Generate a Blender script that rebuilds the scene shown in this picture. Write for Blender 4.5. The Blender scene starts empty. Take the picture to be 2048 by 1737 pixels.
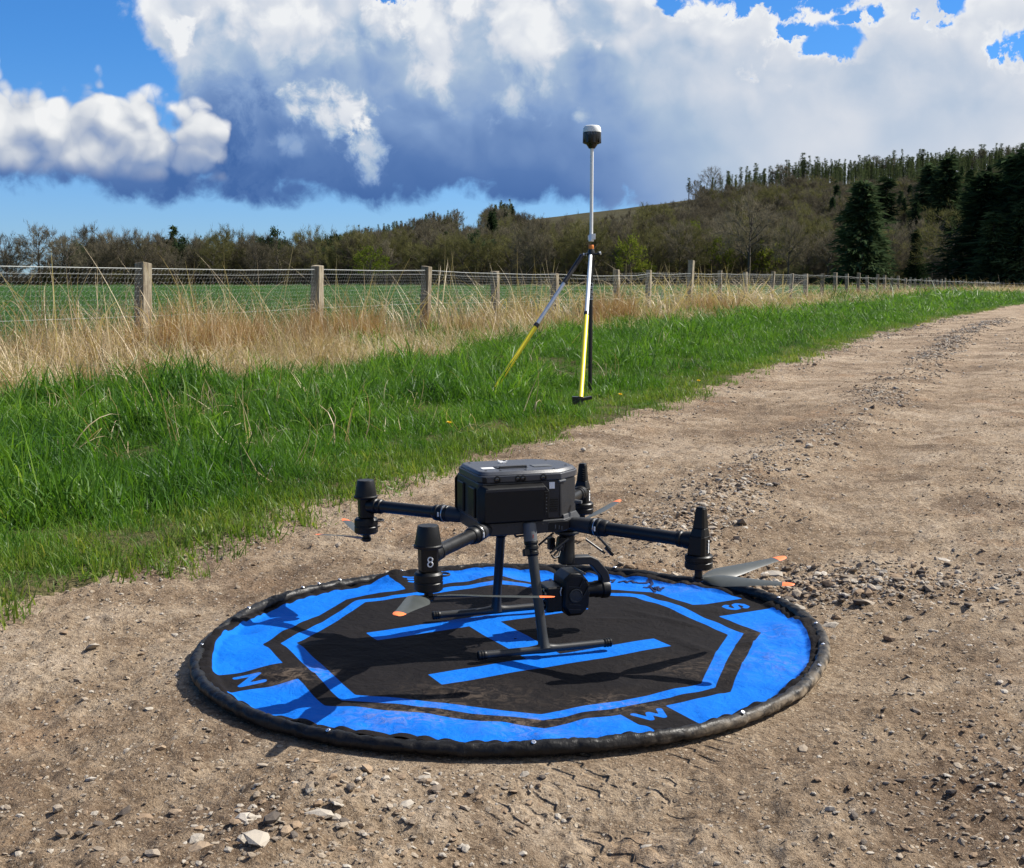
import bpy, bmesh, math, random
import numpy as np
from mathutils import Vector, Matrix, Euler

# ------------------------------------------------------------------ camera, sky, sun, exposure
SC = bpy.context.scene
COL = SC.collection
FPX, HZ, CAMH = 2430.0, 572.0, 0.85          # focal length in photo pixels, horizon row, eye height
PITCH = math.atan((868.5 - HZ) / FPX)
cam_d = bpy.data.cameras.new('camera')
cam = bpy.data.objects.new('camera', cam_d)
COL.objects.link(cam)
cam.location = (0, 0, CAMH)
cam.rotation_euler = (math.pi / 2 - PITCH, 0, 0)
cam_d.sensor_fit = 'HORIZONTAL'
cam_d.sensor_width = 36
cam_d.lens = FPX / 2048 * 36
cam_d.clip_start = 0.05
cam_d.clip_end = 9000
SC.camera = cam

SUN_AZ = math.atan2(.9366, .3505)            # clockwise from +Y
SUN_EL = math.radians(45)
SUN_DIR = Vector((math.sin(SUN_AZ) * math.cos(SUN_EL), math.cos(SUN_AZ) * math.cos(SUN_EL), math.sin(SUN_EL)))
sun_d = bpy.data.lights.new('sun', 'SUN')
sun_d.energy = 4.8
sun_d.angle = math.radians(0.5)
sun_d.color = (1.0, 0.95, 0.87)
sun = bpy.data.objects.new('sun', sun_d)
COL.objects.link(sun)
sun.location = SUN_DIR * 50
sun.rotation_euler = SUN_DIR.to_track_quat('Z', 'Y').to_euler()

SC.view_settings.view_transform = 'Standard'
SC.view_settings.look = 'None'
SC.view_settings.gamma = 1
SC.view_settings.exposure = 0.85
SC.view_settings.use_curve_mapping = False
SC.cycles.max_bounces = 6
SC.cycles.transparent_max_bounces = 8


def ray(px, py):
    u = (px - 1024) / FPX
    v = (py - 868.5) / FPX
    return (u, math.cos(PITCH) - v * math.sin(PITCH), -math.sin(PITCH) - v * math.cos(PITCH))


def at_z(px, py, z=0.0):
    r = ray(px, py)
    t = (z - CAMH) / r[2]
    return (r[0] * t, r[1] * t)


def at_y(px, py, Y):
    r = ray(px, py)
    t = Y / r[1]
    return (r[0] * t, Y, CAMH + r[2] * t)


# ---- node helpers
class S:
    """a shader socket with arithmetic"""
    def __init__(s, nt, sock): s.nt, s.k = nt, sock

    def _m(s, op, *a, clamp=False):
        n = s.nt.nodes.new('ShaderNodeMath'); n.operation = op; n.use_clamp = clamp
        for i, q in enumerate((s,) + a):
            if isinstance(q, S): s.nt.links.new(q.k, n.inputs[i])
            else: n.inputs[i].default_value = q
        return S(s.nt, n.outputs[0])

    def __add__(s, o): return s._m('ADD', o)
    __radd__ = __add__
    def __mul__(s, o): return s._m('MULTIPLY', o)
    __rmul__ = __mul__
    def __sub__(s, o): return s._m('SUBTRACT', o)
    def __rsub__(s, o): return (s * -1.0) + o
    def __truediv__(s, o): return s._m('DIVIDE', o)
    def mn(s, o): return s._m('MINIMUM', o)
    def mx(s, o): return s._m('MAXIMUM', o)
    def smax(s, o, k): return s._m('SMOOTH_MAX', o, k)
    def smin(s, o, k): return s._m('SMOOTH_MIN', o, k)
    def sqrt(s): return s._m('SQRT')
    def abs(s): return s._m('ABSOLUTE')
    def clamp(s): return s._m('ADD', 0.0, clamp=True)
    def pow(s, e): return s._m('POWER', e)

    def ss(s, a, b, lo=0.0, hi=1.0, kind='SMOOTHSTEP'):
        n = s.nt.nodes.new('ShaderNodeMapRange'); n.interpolation_type = kind
        s.nt.links.new(s.k, n.inputs[0])
        if a > b: a, b, lo, hi = b, a, hi, lo
        n.inputs[1].default_value, n.inputs[2].default_value = a, b
        n.inputs[3].default_value, n.inputs[4].default_value = lo, hi
        return S(s.nt, n.outputs[0])


def setin(nt, n, i, v):
    if isinstance(v, S): nt.links.new(v.k, n.inputs[i])
    elif hasattr(v, 'is_output'): nt.links.new(v, n.inputs[i])
    else:
        if isinstance(v, tuple) and len(v) == 3 and n.inputs[i].type == 'RGBA': v = v + (1,)
        n.inputs[i].default_value = v


def mixc(nt, f, a, b, mode='MIX'):
    n = nt.nodes.new('ShaderNodeMix'); n.data_type = 'RGBA'; n.blend_type = mode
    setin(nt, n, 0, f); setin(nt, n, 6, a); setin(nt, n, 7, b)
    return n.outputs[2]


def noise(nt, vec, scale, detail=4, rough=.5, lac=2.0, dist=0.0):
    n = nt.nodes.new('ShaderNodeTexNoise')
    if vec is not None: nt.links.new(vec, n.inputs['Vector'])
    n.inputs['Scale'].default_value = scale; n.inputs['Detail'].default_value = detail
    n.inputs['Roughness'].default_value = rough; n.inputs['Lacunarity'].default_value = lac
    n.inputs['Distortion'].default_value = dist
    return S(nt, n.outputs[0])


def voro(nt, vec, scale, out=0, feature='F1'):
    n = nt.nodes.new('ShaderNodeTexVoronoi'); n.feature = feature
    if vec is not None: nt.links.new(vec, n.inputs['Vector'])
    n.inputs['Scale'].default_value = scale
    return n.outputs[out]


def ramp(nt, f, stops):
    n = nt.nodes.new('ShaderNodeValToRGB')
    setin(nt, n, 0, f)
    cr = n.color_ramp
    while len(cr.elements) < len(stops): cr.elements.new(.5)
    for e, (p, c) in zip(cr.elements, stops):
        e.position = p; e.color = tuple(c) + (1,)
    return n.outputs[0]


# ---- sky: Nishita plus broken cumulus
world = bpy.data.worlds.new('World')
SC.world = world
world.use_nodes = True
WT = world.node_tree
WT.nodes.clear()
SKY_STRENGTH = 0.1
SKY_TINT = ((.34, .50, .77), (.21, .47, .76))


def build_sky():
    nt = WT
    tc = nt.nodes.new('ShaderNodeTexCoord')
    sep = nt.nodes.new('ShaderNodeSeparateXYZ')
    nt.links.new(tc.outputs['Generated'], sep.inputs[0])
    x, y, z = (S(nt, sep.outputs[i]) for i in range(3))
    az = x._m('ARCTAN2', y) * 2.43
    el = z.mn(1.0).mx(-1.0)._m('ARCSINE') * 2.43

    def ae(px, py):
        r = ray(px, py); L = math.sqrt(sum(q * q for q in r))
        return math.atan2(r[0], r[1]) * 2.43, math.asin(r[2] / L) * 2.43

    def E(py): return ae(1024, py)[1]

    def vadd(v, off, k=1.0):
        a = nt.nodes.new('ShaderNodeVectorMath'); a.operation = 'MULTIPLY_ADD'
        nt.links.new(v, a.inputs[0]); a.inputs[1].default_value = (k, k, k); a.inputs[2].default_value = off
        return a.outputs[0]
    P0 = vadd(tc.outputs['Generated'], (0, 0, 0), 2.43)
    # billow the coordinates so that outlines curl
    wn = nt.nodes.new('ShaderNodeTexNoise'); nt.links.new(P0, wn.inputs['Vector']); wn.inputs['Scale'].default_value = 9; wn.inputs['Detail'].default_value = 3
    wv = nt.nodes.new('ShaderNodeVectorMath'); wv.operation = 'MULTIPLY_ADD'
    nt.links.new(wn.outputs[1], wv.inputs[0]); wv.inputs[1].default_value = (.07, .07, .07); nt.links.new(P0, wv.inputs[2])
    P = wv.outputs[0]
    Q = vadd(P, (.018, 0, .030))

    def puff(v, sc, octv=3):                             # cauliflower billows: low in the creases, high on the domes
        tot = None; w = 0
        for k, (f, a) in enumerate(((1, 1.0), (2.3, .5), (5.1, .28))[:octv]):
            n = nt.nodes.new('ShaderNodeTexVoronoi'); n.feature = 'F1'
            nt.links.new(v, n.inputs['Vector']); n.inputs['Scale'].default_value = sc * f
            t = (1.0 - S(nt, n.outputs[0])) * a; w += a
            tot = t if tot is None else tot + t
        return tot * (1 / w)
    b1n = puff(P, 7.0); b1q = puff(Q, 7.0, 2)
    nb = noise(nt, P0, 2.4, 3, .55); n1 = noise(nt, P, 6.5, 5, .6); nf = noise(nt, P, 20.0, 6, .65)
    em = (b1n - b1q) + (n1 - noise(nt, Q, 6.5, 4, .6)) * .6

    def blob(px, py, rx, ry):
        a, e = ae(px, py)
        u = (az - a) * (1000 / rx); v = (el - e) * (1000 / ry)
        return 1.0 - (u * u + v * v).sqrt()
    # ---- main bank
    dx = (az - ae(335, 100)[0]) + (el - E(180)) * .5
    band = (E(250) - el)                                  # the low dark base runs on to the left
    side = dx.mx(band)
    eB = E(404)
    wig = (noise(nt, P0, 5.0, 4, .55) - .5)
    ebase = az.ss(ae(1270, 0)[0], ae(1470, 0)[0], eB, -.40) + wig * .07
    ebase = ebase + az.ss(ae(480, 0)[0], ae(20, 0)[0], 0, .020)
    bot = el - ebase
    shape = side.smin(bot * 1.6, .03)
    holes = None
    for px, py, rx, ry in ((790, -14, 80, 46), (1655, 95, 80, 52), (1600, 62, 44, 30), (2050, 88, 50, 44), (1560, -16, 200, 44), (1890, 18, 60, 46), (1720, 40, 50, 26)):
        a, e = ae(px, py)
        u = (az + (n1 - .5) * .22 + (nf - .5) * .10 - a) * (1000 / rx); v = (el + (nb - .5) * .10 + (nf - .5) * .10 - e) * (1000 / ry)
        h = 1.0 - (u * u + v * v).sqrt()
        holes = h if holes is None else holes.mx(h)
    D = shape.mn(.10) - (holes + (nf - .5) * 1.3 + (n1 - .5) * 1.6 + .22).mx(0.0) * .17
    up = el.ss(.62, .95)
    D = D + up * ((nb - .5) * 1.2 - .06)
    soft = el.ss(eB + .05, eB - .01)
    D = D + (b1n - .50) * .20 * (1.0 - soft * .75) + (n1 - .5) * .13 + (nf - .5) * .075 + soft * .012
    m1 = D.ss(-.010, .036)
    # brightness: white crown, slate base, paler to the right
    b = el.ss(eB + .01, E(0), .03, .80, 'LINEAR')
    right = az.ss(ae(1030, 0)[0], ae(1650, 0)[0])
    low = el.ss(E(0), E(450), .10, .76)
    b = b + right * low
    edge = D.ss(.12, .01)
    b = b + edge * el.ss(eB + .07, eB + .24) * .16
    lit = el.ss(eB + .03, eB + .36, .10, 1.0) * (1.0 - right * .45)
    b = b + em * lit * .75 + (nb - .5) * .62 * el.ss(eB - .02, eB + .1, .30, 1.0) + (n1 - .5) * .24 * lit + (b1n - .50) * .20 * lit
    for px, py, rx, ry, k in ((680, 225, 85, 60, .55), (735, 290, 45, 62, .52), (570, 285, 60, 36, .22), (1160, 232, 30, 22, .25), (365, 85, 24, 36, .5), (1060, 40, 110, 160, .22), (870, 90, 60, 110, .25), (600, 70, 180, 60, .2), (420, 250, 120, 120, -.18), (480, 340, 220, 40, -.10)):
        h = blob(px, py, rx, ry) + (nf - .5) * 2.2 + (n1 - .5) * 2.2 + (b1n - .50) * 1.6
        b = b + h.ss(-.10, .80) * k
    c1 = ramp(nt, b.clamp(), [(0, (.060, .145, .380)), (.16, (.100, .200, .45)), (.36, (.225, .350, .60)), (.58, (.40, .515, .68)), (.80, (.66, .705, .785)), (1, (.86, .88, .905))])
    # ---- nearer small cumulus at the left
    D2 = None
    for px, py, rx, ry in ((-40, 300, 150, 120), (60, 290, 105, 105), (168, 282, 82, 108), (270, 305, 110, 100), (385, 290, 62, 82), (320, 340, 110, 50), (90, 340, 210, 45), (-260, 300, 180, 150)):
        h = blob(px, py, rx, ry)
        h = h.mx(0.0) * (min(rx, ry) / 1000) + h.mn(0.0) * .16
        D2 = h if D2 is None else D2.smax(h, .015)
    p2 = puff(P, 13.0, 2); p2q = puff(Q, 13.0, 2)
    D2 = D2 + .018 + (p2 - .50) * .15 + (n1 - .5) * .07 + (nf - .5) * .03
    m2 = D2.ss(-.006, .030) * (el + wig * .05).ss(E(378), E(338))
    b2 = el.ss(E(375), E(235), .26, .78) + (p2 - p2q) * .85 + (nb - .5) * .35 + (p2 - .50) * .3 + (n1 - .5) * .3
    c2 = ramp(nt, b2.clamp(), [(0, (.13, .235, .48)), (.28, (.29, .375, .56)), (.55, (.50, .555, .66)), (.8, (.76, .785, .82)), (1, (.89, .90, .91))])
    # ---- clear sky
    sky = nt.nodes.new('ShaderNodeTexSky'); sky.sky_type = 'NISHITA'; sky.sun_disc = False
    sky.sun_elevation = SUN_EL; sky.sun_rotation = SUN_AZ
    sky.altitude = 50; sky.air_density = 1.0; sky.dust_density = .2; sky.ozone_density = 4.0
    tint = mixc(nt, 1.0, sky.outputs[0], mixc(nt, el.ss(.05, .5), SKY_TINT[0], SKY_TINT[1]), 'MULTIPLY')
    k = 1.0 / (SKY_STRENGTH * 2 ** SC.view_settings.exposure)
    sc1 = mixc(nt, 1.0, c1, (k, k, k), 'MULTIPLY')
    sc2 = mixc(nt, 1.0, c2, (k, k, k), 'MULTIPLY')
    out = mixc(nt, m1, tint, sc1)
    out = mixc(nt, m2, out, sc2)
    bg = nt.nodes.new('ShaderNodeBackground'); bg.inputs[1].default_value = SKY_STRENGTH
    nt.links.new(out, bg.inputs[0])
    wo = nt.nodes.new('ShaderNodeOutputWorld')
    nt.links.new(bg.outputs[0], wo.inputs[0])


build_sky()
world.cycles.sampling_method = 'MANUAL'
world.cycles.sample_map_resolution = 512

# ------------------------------------------------------------------ helpers
rng = np.random.default_rng(7)
random.seed(7)


def new_mat(name):
    m = bpy.data.materials.new(name); m.use_nodes = True
    nt = m.node_tree
    bs = nt.nodes['Principled BSDF']
    return m, nt, bs


def plain(name, col, rough=.5, metal=0.0, spec=.5, var=.12, vscale=30, bump=0.0, bscale=300):
    m, nt, bs = new_mat(name)
    tc = nt.nodes.new('ShaderNodeTexCoord')
    n = noise(nt, tc.outputs['Object'], vscale, 5, .6)
    c = mixc(nt, n, tuple(q * (1 - var) for q in col), tuple(min(1, q * (1 + var)) for q in col))
    nt.links.new(c, bs.inputs['Base Color'])
    rr = n * .18 + (rough - .09)
    nt.links.new(rr.k, bs.inputs['Roughness'])
    bs.inputs['Metallic'].default_value = metal
    bs.inputs['Specular IOR Level'].default_value = spec
    if bump:
        bn = nt.nodes.new('ShaderNodeBump'); bn.inputs['Strength'].default_value = bump; bn.inputs['Distance'].default_value = .001
        nt.links.new(noise(nt, tc.outputs['Object'], bscale, 3, .6).k, bn.inputs['Height'])
        nt.links.new(bn.outputs[0], bs.inputs['Normal'])
    return m


class MB:
    """collects shapes into one mesh"""
    def __init__(s): s.v, s.f = [], []

    def raw(s, v, f):
        o = len(s.v); s.v += [tuple(q) for q in v]; s.f += [tuple(i + o for i in q) for q in f]; return s

    def box(s, c, d, rot=None):
        R = Euler(rot).to_matrix() if rot is not None else Matrix.Identity(3)
        vs = []
        for z in (-1, 1):
            for y, x in ((-1, -1), (-1, 1), (1, 1), (1, -1)):
                vs.append(Vector(c) + R @ Vector((x * d[0] / 2, y * d[1] / 2, z * d[2] / 2)))
        return s.raw(vs, [(3, 2, 1, 0), (4, 5, 6, 7), (0, 1, 5, 4), (1, 2, 6, 5), (2, 3, 7, 6), (3, 0, 4, 7)])

    def prism(s, poly, z0, z1, top=None):
        n = len(poly); top = top or poly
        vs = [(x, y, z0) for x, y in poly] + [(x, y, z1) for x, y in top]
        return s.raw(vs, [tuple(range(n - 1, -1, -1)), tuple(range(n, 2 * n))] + [(i, (i + 1) % n, n + (i + 1) % n, n + i) for i in range(n)])

    def tube(s, pts, rad, n=12, caps=True):
        pts = [Vector(p) for p in pts]
        if not hasattr(rad, '__len__'): rad = [rad] * len(pts)
        vs, fs = [], []
        prev = None
        for i, p in enumerate(pts):
            t = (pts[min(i + 1, len(pts) - 1)] - pts[max(i - 1, 0)])
            if t.length < 1e-9: t = prev_t
            t.normalize(); prev_t = t
            a = prev if prev is not None else (Vector((0, 0, 1)) if abs(t.z) < .9 else Vector((1, 0, 0)))
            a = (a - t * a.dot(t)).normalized(); prev = a
            b = t.cross(a)
            for k in range(n):
                w = 2 * math.pi * k / n
                vs.append(p + (a * math.cos(w) + b * math.sin(w)) * rad[i])
        for i in range(len(pts) - 1):
            for k in range(n):
                fs.append((i * n + k, i * n + (k + 1) % n, (i + 1) * n + (k + 1) % n, (i + 1) * n + k))
        if caps:
            fs.append(tuple(range(n - 1, -1, -1))); m = (len(pts) - 1) * n; fs.append(tuple(m + k for k in range(n)))
        return s.raw(vs, fs)

    def lathe(s, prof, base, n=24, axis=(0, 0, 1)):
        a = Vector(axis).normalized(); b = Vector(base)
        pts = [b + a * h for r, h in prof]
        q = a.to_track_quat('Z', 'Y')
        vs, fs = [], []
        for (r, h) in prof:
            for k in range(n):
                w = 2 * math.pi * k / n
                vs.append(b + q @ Vector((r * math.cos(w), r * math.sin(w), h)))
        for i in range(len(prof) - 1):
            for k in range(n):
                fs.append((i * n + k, i * n + (k + 1) % n, (i + 1) * n + (k + 1) % n, (i + 1) * n + k))
        fs.append(tuple(range(n - 1, -1, -1))); m = (len(prof) - 1) * n; fs.append(tuple(m + k for k in range(n)))
        return s.raw(vs, fs)

    def mesh(s, name, mat, smooth=35):
        me = bpy.data.meshes.new(name)
        me.from_pydata(s.v, [], s.f)
        for m in (mat if isinstance(mat, (list, tuple)) else [mat]): me.materials.append(m)
        if smooth:
            me.polygons.foreach_set('use_smooth', [True] * len(me.polygons))
            me.set_sharp_from_angle(angle=math.radians(smooth))
        return me

    def build(s, name, mat, parent=None, bevel=0, smooth=35, seg=2):
        o = bpy.data.objects.new(name, s.mesh(name, mat, smooth))
        COL.objects.link(o)
        if parent is not None: o.parent = parent
        if bevel:
            b = o.modifiers.new('bevel', 'BEVEL'); b.width = bevel; b.segments = seg; b.limit_method = 'ANGLE'; b.angle_limit = math.radians(35); b.harden_normals = True
        return o


def np_mesh(name, V, F, mat, smooth=True, attrs=None):
    """V (n,3), F (m,k) all the same k, by foreach_set"""
    V = np.asarray(V, dtype=np.float32); F = np.asarray(F, dtype=np.int32)
    me = bpy.data.meshes.new(name)
    me.vertices.add(len(V)); me.vertices.foreach_set('co', V.ravel())
    k = F.shape[1] if len(F) else 3
    me.loops.add(F.size); me.loops.foreach_set('vertex_index', F.ravel())
    me.polygons.add(len(F))
    me.polygons.foreach_set('loop_start', np.arange(0, F.size, k, dtype=np.int32))
    me.polygons.foreach_set('use_smooth', np.full(len(F), smooth))
    for m in (mat if isinstance(mat, (list, tuple)) else [mat]):
        if m: me.materials.append(m)
    for n, (typ, arr) in (attrs or {}).items():
        a = me.attributes.new(n, typ, 'POINT')
        a.data.foreach_set('vector' if typ == 'FLOAT_VECTOR' else 'value', np.asarray(arr).ravel())
    me.update(calc_edges=True)
    return me


def link(name, me, parent=None):
    o = bpy.data.objects.new(name, me); COL.objects.link(o)
    if parent is not None: o.parent = parent
    return o


def empty(name, loc=(0, 0, 0), rz=0):
    o = bpy.data.objects.new(name, None); COL.objects.link(o); o.location = loc; o.rotation_euler = (0, 0, rz); o.empty_display_size = .1
    return o


def tag(o, label=None, cat=None, group=None, kind=None):
    if label: o['label'] = label
    if cat: o['category'] = cat
    if group: o['group'] = group
    if kind: o['kind'] = kind
    return o


# value noise
_T = np.random.default_rng(3).random((512, 512))


def vn(x, y, seed=0):
    x = np.asarray(x, float) + seed * 37.31; y = np.asarray(y, float) + seed * 17.77
    xi = np.floor(x).astype(np.int64); yi = np.floor(y).astype(np.int64)
    fx = x - xi; fy = y - yi
    fx = fx * fx * fx * (fx * (fx * 6 - 15) + 10); fy = fy * fy * fy * (fy * (fy * 6 - 15) + 10)
    a = _T[xi & 511, yi & 511]; b = _T[(xi + 1) & 511, yi & 511]
    c = _T[xi & 511, (yi + 1) & 511]; d = _T[(xi + 1) & 511, (yi + 1) & 511]
    return (a * (1 - fx) + b * fx) * (1 - fy) + (c * (1 - fx) + d * fx) * fy - .5


def fbm(x, y, octv=4, seed=0, gain=.5):
    s = 0; a = 1.0; f = 1.0
    for i in range(octv):
        s = s + vn(x * f, y * f, seed + i * 5) * a; a *= gain; f *= 2.03
    return s


def sstep(a, b, x):
    t = np.clip((np.asarray(x, float) - a) / (b - a), 0, 1); return t * t * (3 - 2 * t)


# ------------------------------------------------------------------ terrain
PADC = (.0077, 2.84)
ROAD_Y = [-60, 0, 3.12, 3.66, 4.63, 5.8, 7.31, 8.97, 11.59, 16.34, 21.65, 29.6, 43.9, 70, 140, 400]
ROAD_X = [-24, -2.55, -1.34, -1.15, -.74, -.30, .47, 1.21, 2.27, 4.25, 6.5, 10.4, 17.9, 32, 74, 240]


def xe(y): return np.interp(y, ROAD_Y, ROAD_X)            # left edge of the track


def xf(y):                                                 # fence line
    y = np.asarray(y, float)
    return -4.1 + .426 * (y - 13.5) + .00055 * np.maximum(y - 60, 0) ** 2 * (y > 60) * .25


def wheel(s, c, w): return np.exp(-((s - c) / w) ** 2)


def ground_z(x, y, detail=True):
    x = np.asarray(x, float); y = np.asarray(y, float)
    r = np.hypot(x, y)
    s = x - xe(y) + .10 * fbm(y * 1.1, x * .3, 3, 9)
    z = .16 * sstep(16, 60, y)
    verge = sstep(.05, -.5, s)
    z = z + verge * (.015 + .035 * sstep(0, -3.5, s) + .07 * fbm(x * .7, y * .7, 3, 2))
    tr = 1 - verge
    if detail:
        near = sstep(40, 8, r)
        h = .022 * fbm(x * 1.1, y * 1.1, 3, 11)
        h = h + near * (.018 * fbm(x * 5, y * 5, 3, 21) + .014 * np.abs(fbm(x * 13, y * 13, 3, 31)) + .013 * fbm(x * 34, y * 34, 3, 41))
        # ruts and the stony crown between them
        h = h - .022 * wheel(s, 2.02, .22) - .016 * wheel(s, .62, .28) + .022 * wheel(s, 1.5, .2) - .015 * wheel(s, 3.6, .25)
        # tyre tread printed in the soft rut
        q = y * .93 + x * .36
        lat = (s - 2.02)
        ph = q / .078 + lat * 3.0 * np.sign(lat + 1e-9)
        slot = np.clip(np.sin(ph * 2 * math.pi) * 4 - 2.6, 0, 1)
        gate = np.clip(fbm(x * 3.2, y * 3.2, 2, 51) * 4 + .8, 0, 1) * wheel(s, 2.02, .26) * near
        pr = np.hypot(x - PADC[0], y - PADC[1])
        flat = sstep(.73, .92, pr)
        h = h * (.0 + flat) - .006 * (1 - flat)
        z = z + tr * h
    return z


DIRT = {}


def make_ground():
    fr = np.concatenate([[.25, .6, .9, 1.1], 1.25 * np.exp(np.arange(0, 3.3, .0058)), np.exp(np.linspace(math.log(34.5), math.log(4200), 110))])
    half = math.radians(31)
    ang = np.concatenate([np.linspace(-half, half, 420), np.linspace(half, 2 * math.pi - half, 66)[1:-1]])
    A, R = np.meshgrid(ang, fr)
    X = np.sin(A) * R; Y = np.cos(A) * R
    Z = ground_z(X, Y)
    na, nr = len(ang), len(fr)
    idx = np.arange(na * nr).reshape(nr, na)
    i0 = idx[:-1, :]; i1 = idx[1:, :]
    F = np.stack([i0, np.roll(i0, -1, 1), np.roll(i1, -1, 1), i1], -1)     # outward ring quads
    F = F[..., ::-1].reshape(-1, 4)
    V = np.stack([X, Y, Z], -1).reshape(-1, 3)
    cx = X.ravel()[F].mean(1); cy = Y.ravel()[F].mean(1)
    e = xe(cy)
    s = cx - e + .10 * fbm(cy * 1.1, cx * .3, 3, 9) + .22 * fbm(cx * 2.2, cy * 2.2, 3, 77)
    w = 4.6 + np.minimum(np.maximum(cy, 0) * .03, 3)
    far = np.hypot(cx, cy) > 420
    fence = xf(cy)
    is_track = (s > -.04) & (s < w) & ~far
    is_field = ((cx < fence - .9) | (cy < -200) | far) & ~is_track
    is_verge = ~is_track & ~is_field
    centre = V[idx[0]].mean(0)
    for name, m, mask in (('dirt_track', M_DIRT, is_track), ('grass_verge', M_SOIL, is_verge), ('field', M_FIELD, is_field)):
        f = F[mask]
        u, inv = np.unique(f, return_inverse=True)
        me = np_mesh(name, V[u], inv.reshape(f.shape), m)
        if name == 'dirt_track':
            pass
        o = link(name, me); o['kind'] = 'structure'
    # close the small hole under the camera
    c = MB(); ring = V[idx[0]]
    c.raw([tuple(centre)] + [tuple(p) for p in ring], [(0, 1 + (k + 1) % na, 1 + k) for k in range(na)])
    o = c.build('ground', M_DIRT); o['kind'] = 'structure'


def mat_dirt():
    m, nt, bs = new_mat('dirt')
    g = nt.nodes.new('ShaderNodeNewGeometry'); P = g.outputs['Position']
    big = noise(nt, P, .9, 4, .55); mid = noise(nt, P, 5.0, 6, .62); fine = noise(nt, P, 55, 6, .7); grit = noise(nt, P, 240, 3, .7)
    c = ramp(nt, (big * .5 + mid * .5).ss(.34, .66), [(0, (.205, .150, .104)), (.35, (.310, .236, .166)), (.65, (.400, .320, .236)), (1, (.48, .40, .315))])
    red = noise(nt, P, 1.6, 4, .6).ss(.54, .72)
    c = mixc(nt, red * .5, c, (.30, .175, .095))
    c = mixc(nt, noise(nt, P, 1.7, 6, .62, dist=.6).ss(.50, .64) * .75, c, (.150, .103, .070))
    c = mixc(nt, fine.ss(.30, .64), mixc(nt, 1.0, c, (.46, .42, .38), 'MULTIPLY'), c)
    c = mixc(nt, grit.ss(.56, .68) * .6, c, (.56, .47, .36))
    c = mixc(nt, grit.ss(.44, .32) * .65, c, (.075, .052, .036))
    # pale pebbles pressed into the surface
    vd = S(nt, voro(nt, P, 46)); vc = voro(nt, P, 46, 1)
    sp = nt.nodes.new('ShaderNodeSeparateColor'); nt.links.new(vc, sp.inputs[0])
    peb = (vd + (fine - .5) * .25).ss(.34, .22) * S(nt, sp.outputs[0]).ss(.88, .93)
    c = mixc(nt, peb, c, ramp(nt, S(nt, sp.outputs[1]), [(0, (.20, .165, .13)), (.5, (.36, .30, .23)), (1, (.50, .44, .36))]))
    vd2 = S(nt, voro(nt, P, 105)); vc2 = voro(nt, P, 105, 1)
    sp2 = nt.nodes.new('ShaderNodeSeparateColor'); nt.links.new(vc2, sp2.inputs[0])
    peb2 = vd2.ss(.40, .28) * S(nt, sp2.outputs[0]).ss(.62, .70)
    c = mixc(nt, 1.0, c, (.96, .925, .87), 'MULTIPLY')
    c = mixc(nt, peb2, c, ramp(nt, S(nt, sp2.outputs[1]), [(0, (.12, .09, .065)), (.4, (.27, .21, .15)), (1, (.52, .44, .34))]))
    nt.links.new(c, bs.inputs['Base Color'])
    bs.inputs['Roughness'].default_value = .95; bs.inputs['Specular IOR Level'].default_value = .15
    # tyre print pressed into the soft rut in front of the pad
    sx = nt.nodes.new('ShaderNodeSeparateXYZ'); nt.links.new(P, sx.inputs[0])
    X, Y = S(nt, sx.outputs[0]), S(nt, sx.outputs[1])
    lat = X - Y * .388 + .62
    q = Y * .93 + X * .36 + (mid - .5) * .05
    col = (lat * (1 / .062))._m('FRACT')
    row = (q * (1 / .047) + (lat * (1 / .062))._m('FLOOR') * .37 + lat * 5.0)._m('FRACT')
    slot = row.ss(.10, .22) * row.ss(.52, .38) * (col - .5).abs().ss(.46, .36)
    gate = lat.abs().ss(.20, .13) * Y.ss(3.6, 2.9) * noise(nt, P, 6.5, 3, .6).ss(.44, .58)
    h = mid * .4 + fine * .70 + grit * .20 + peb * .20 + peb2 * .14 - slot * gate * .75
    bn = nt.nodes.new('ShaderNodeBump'); bn.inputs['Strength'].default_value = 1.0; bn.inputs['Distance'].default_value = .030
    nt.links.new(h.k, bn.inputs['Height']); nt.links.new(bn.outputs[0], bs.inputs['Normal'])
    return m


def mat_soil(name, a, b, sc=3):
    m, nt, bs = new_mat(name)
    g = nt.nodes.new('ShaderNodeNewGeometry'); P = g.outputs['Position']
    n = noise(nt, P, sc, 6, .65); n2 = noise(nt, P, sc * 14, 4, .65)
    c = mixc(nt, (n * .6 + n2 * .5).ss(.35, .75), a, b)
    nt.links.new(c, bs.inputs['Base Color']); bs.inputs['Roughness'].default_value = 1; bs.inputs['Specular IOR Level'].default_value = .1
    bn = nt.nodes.new('ShaderNodeBump'); bn.inputs['Strength'].default_value = .8; bn.inputs['Distance'].default_value = .05
    nt.links.new(n2.k, bn.inputs['Height']); nt.links.new(bn.outputs[0], bs.inputs['Normal'])
    return m


M_DIRT = mat_dirt()
M_SOIL = mat_soil('verge_soil', (.045, .055, .018), (.13, .105, .05))
M_FIELD = mat_soil('crop_field', (.035, .085, .022), (.070, .135, .036), .5)
make_ground()

# ------------------------------------------------------------------ hill
SK_X = [-600, 300, 500, 600, 700, 800, 900, 1000, 1040, 1100, 1200, 1300, 1400, 1500, 1600, 1700, 1800, 1900, 2048, 2300, 2700]
SK_Y = [575, 572, 562, 545, 512, 488, 466, 446, 440, 433, 422, 410, 398, 388, 378, 370, 360, 350, 338, 322, 330]
HY0, HY1 = 335.0, 720.0


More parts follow.
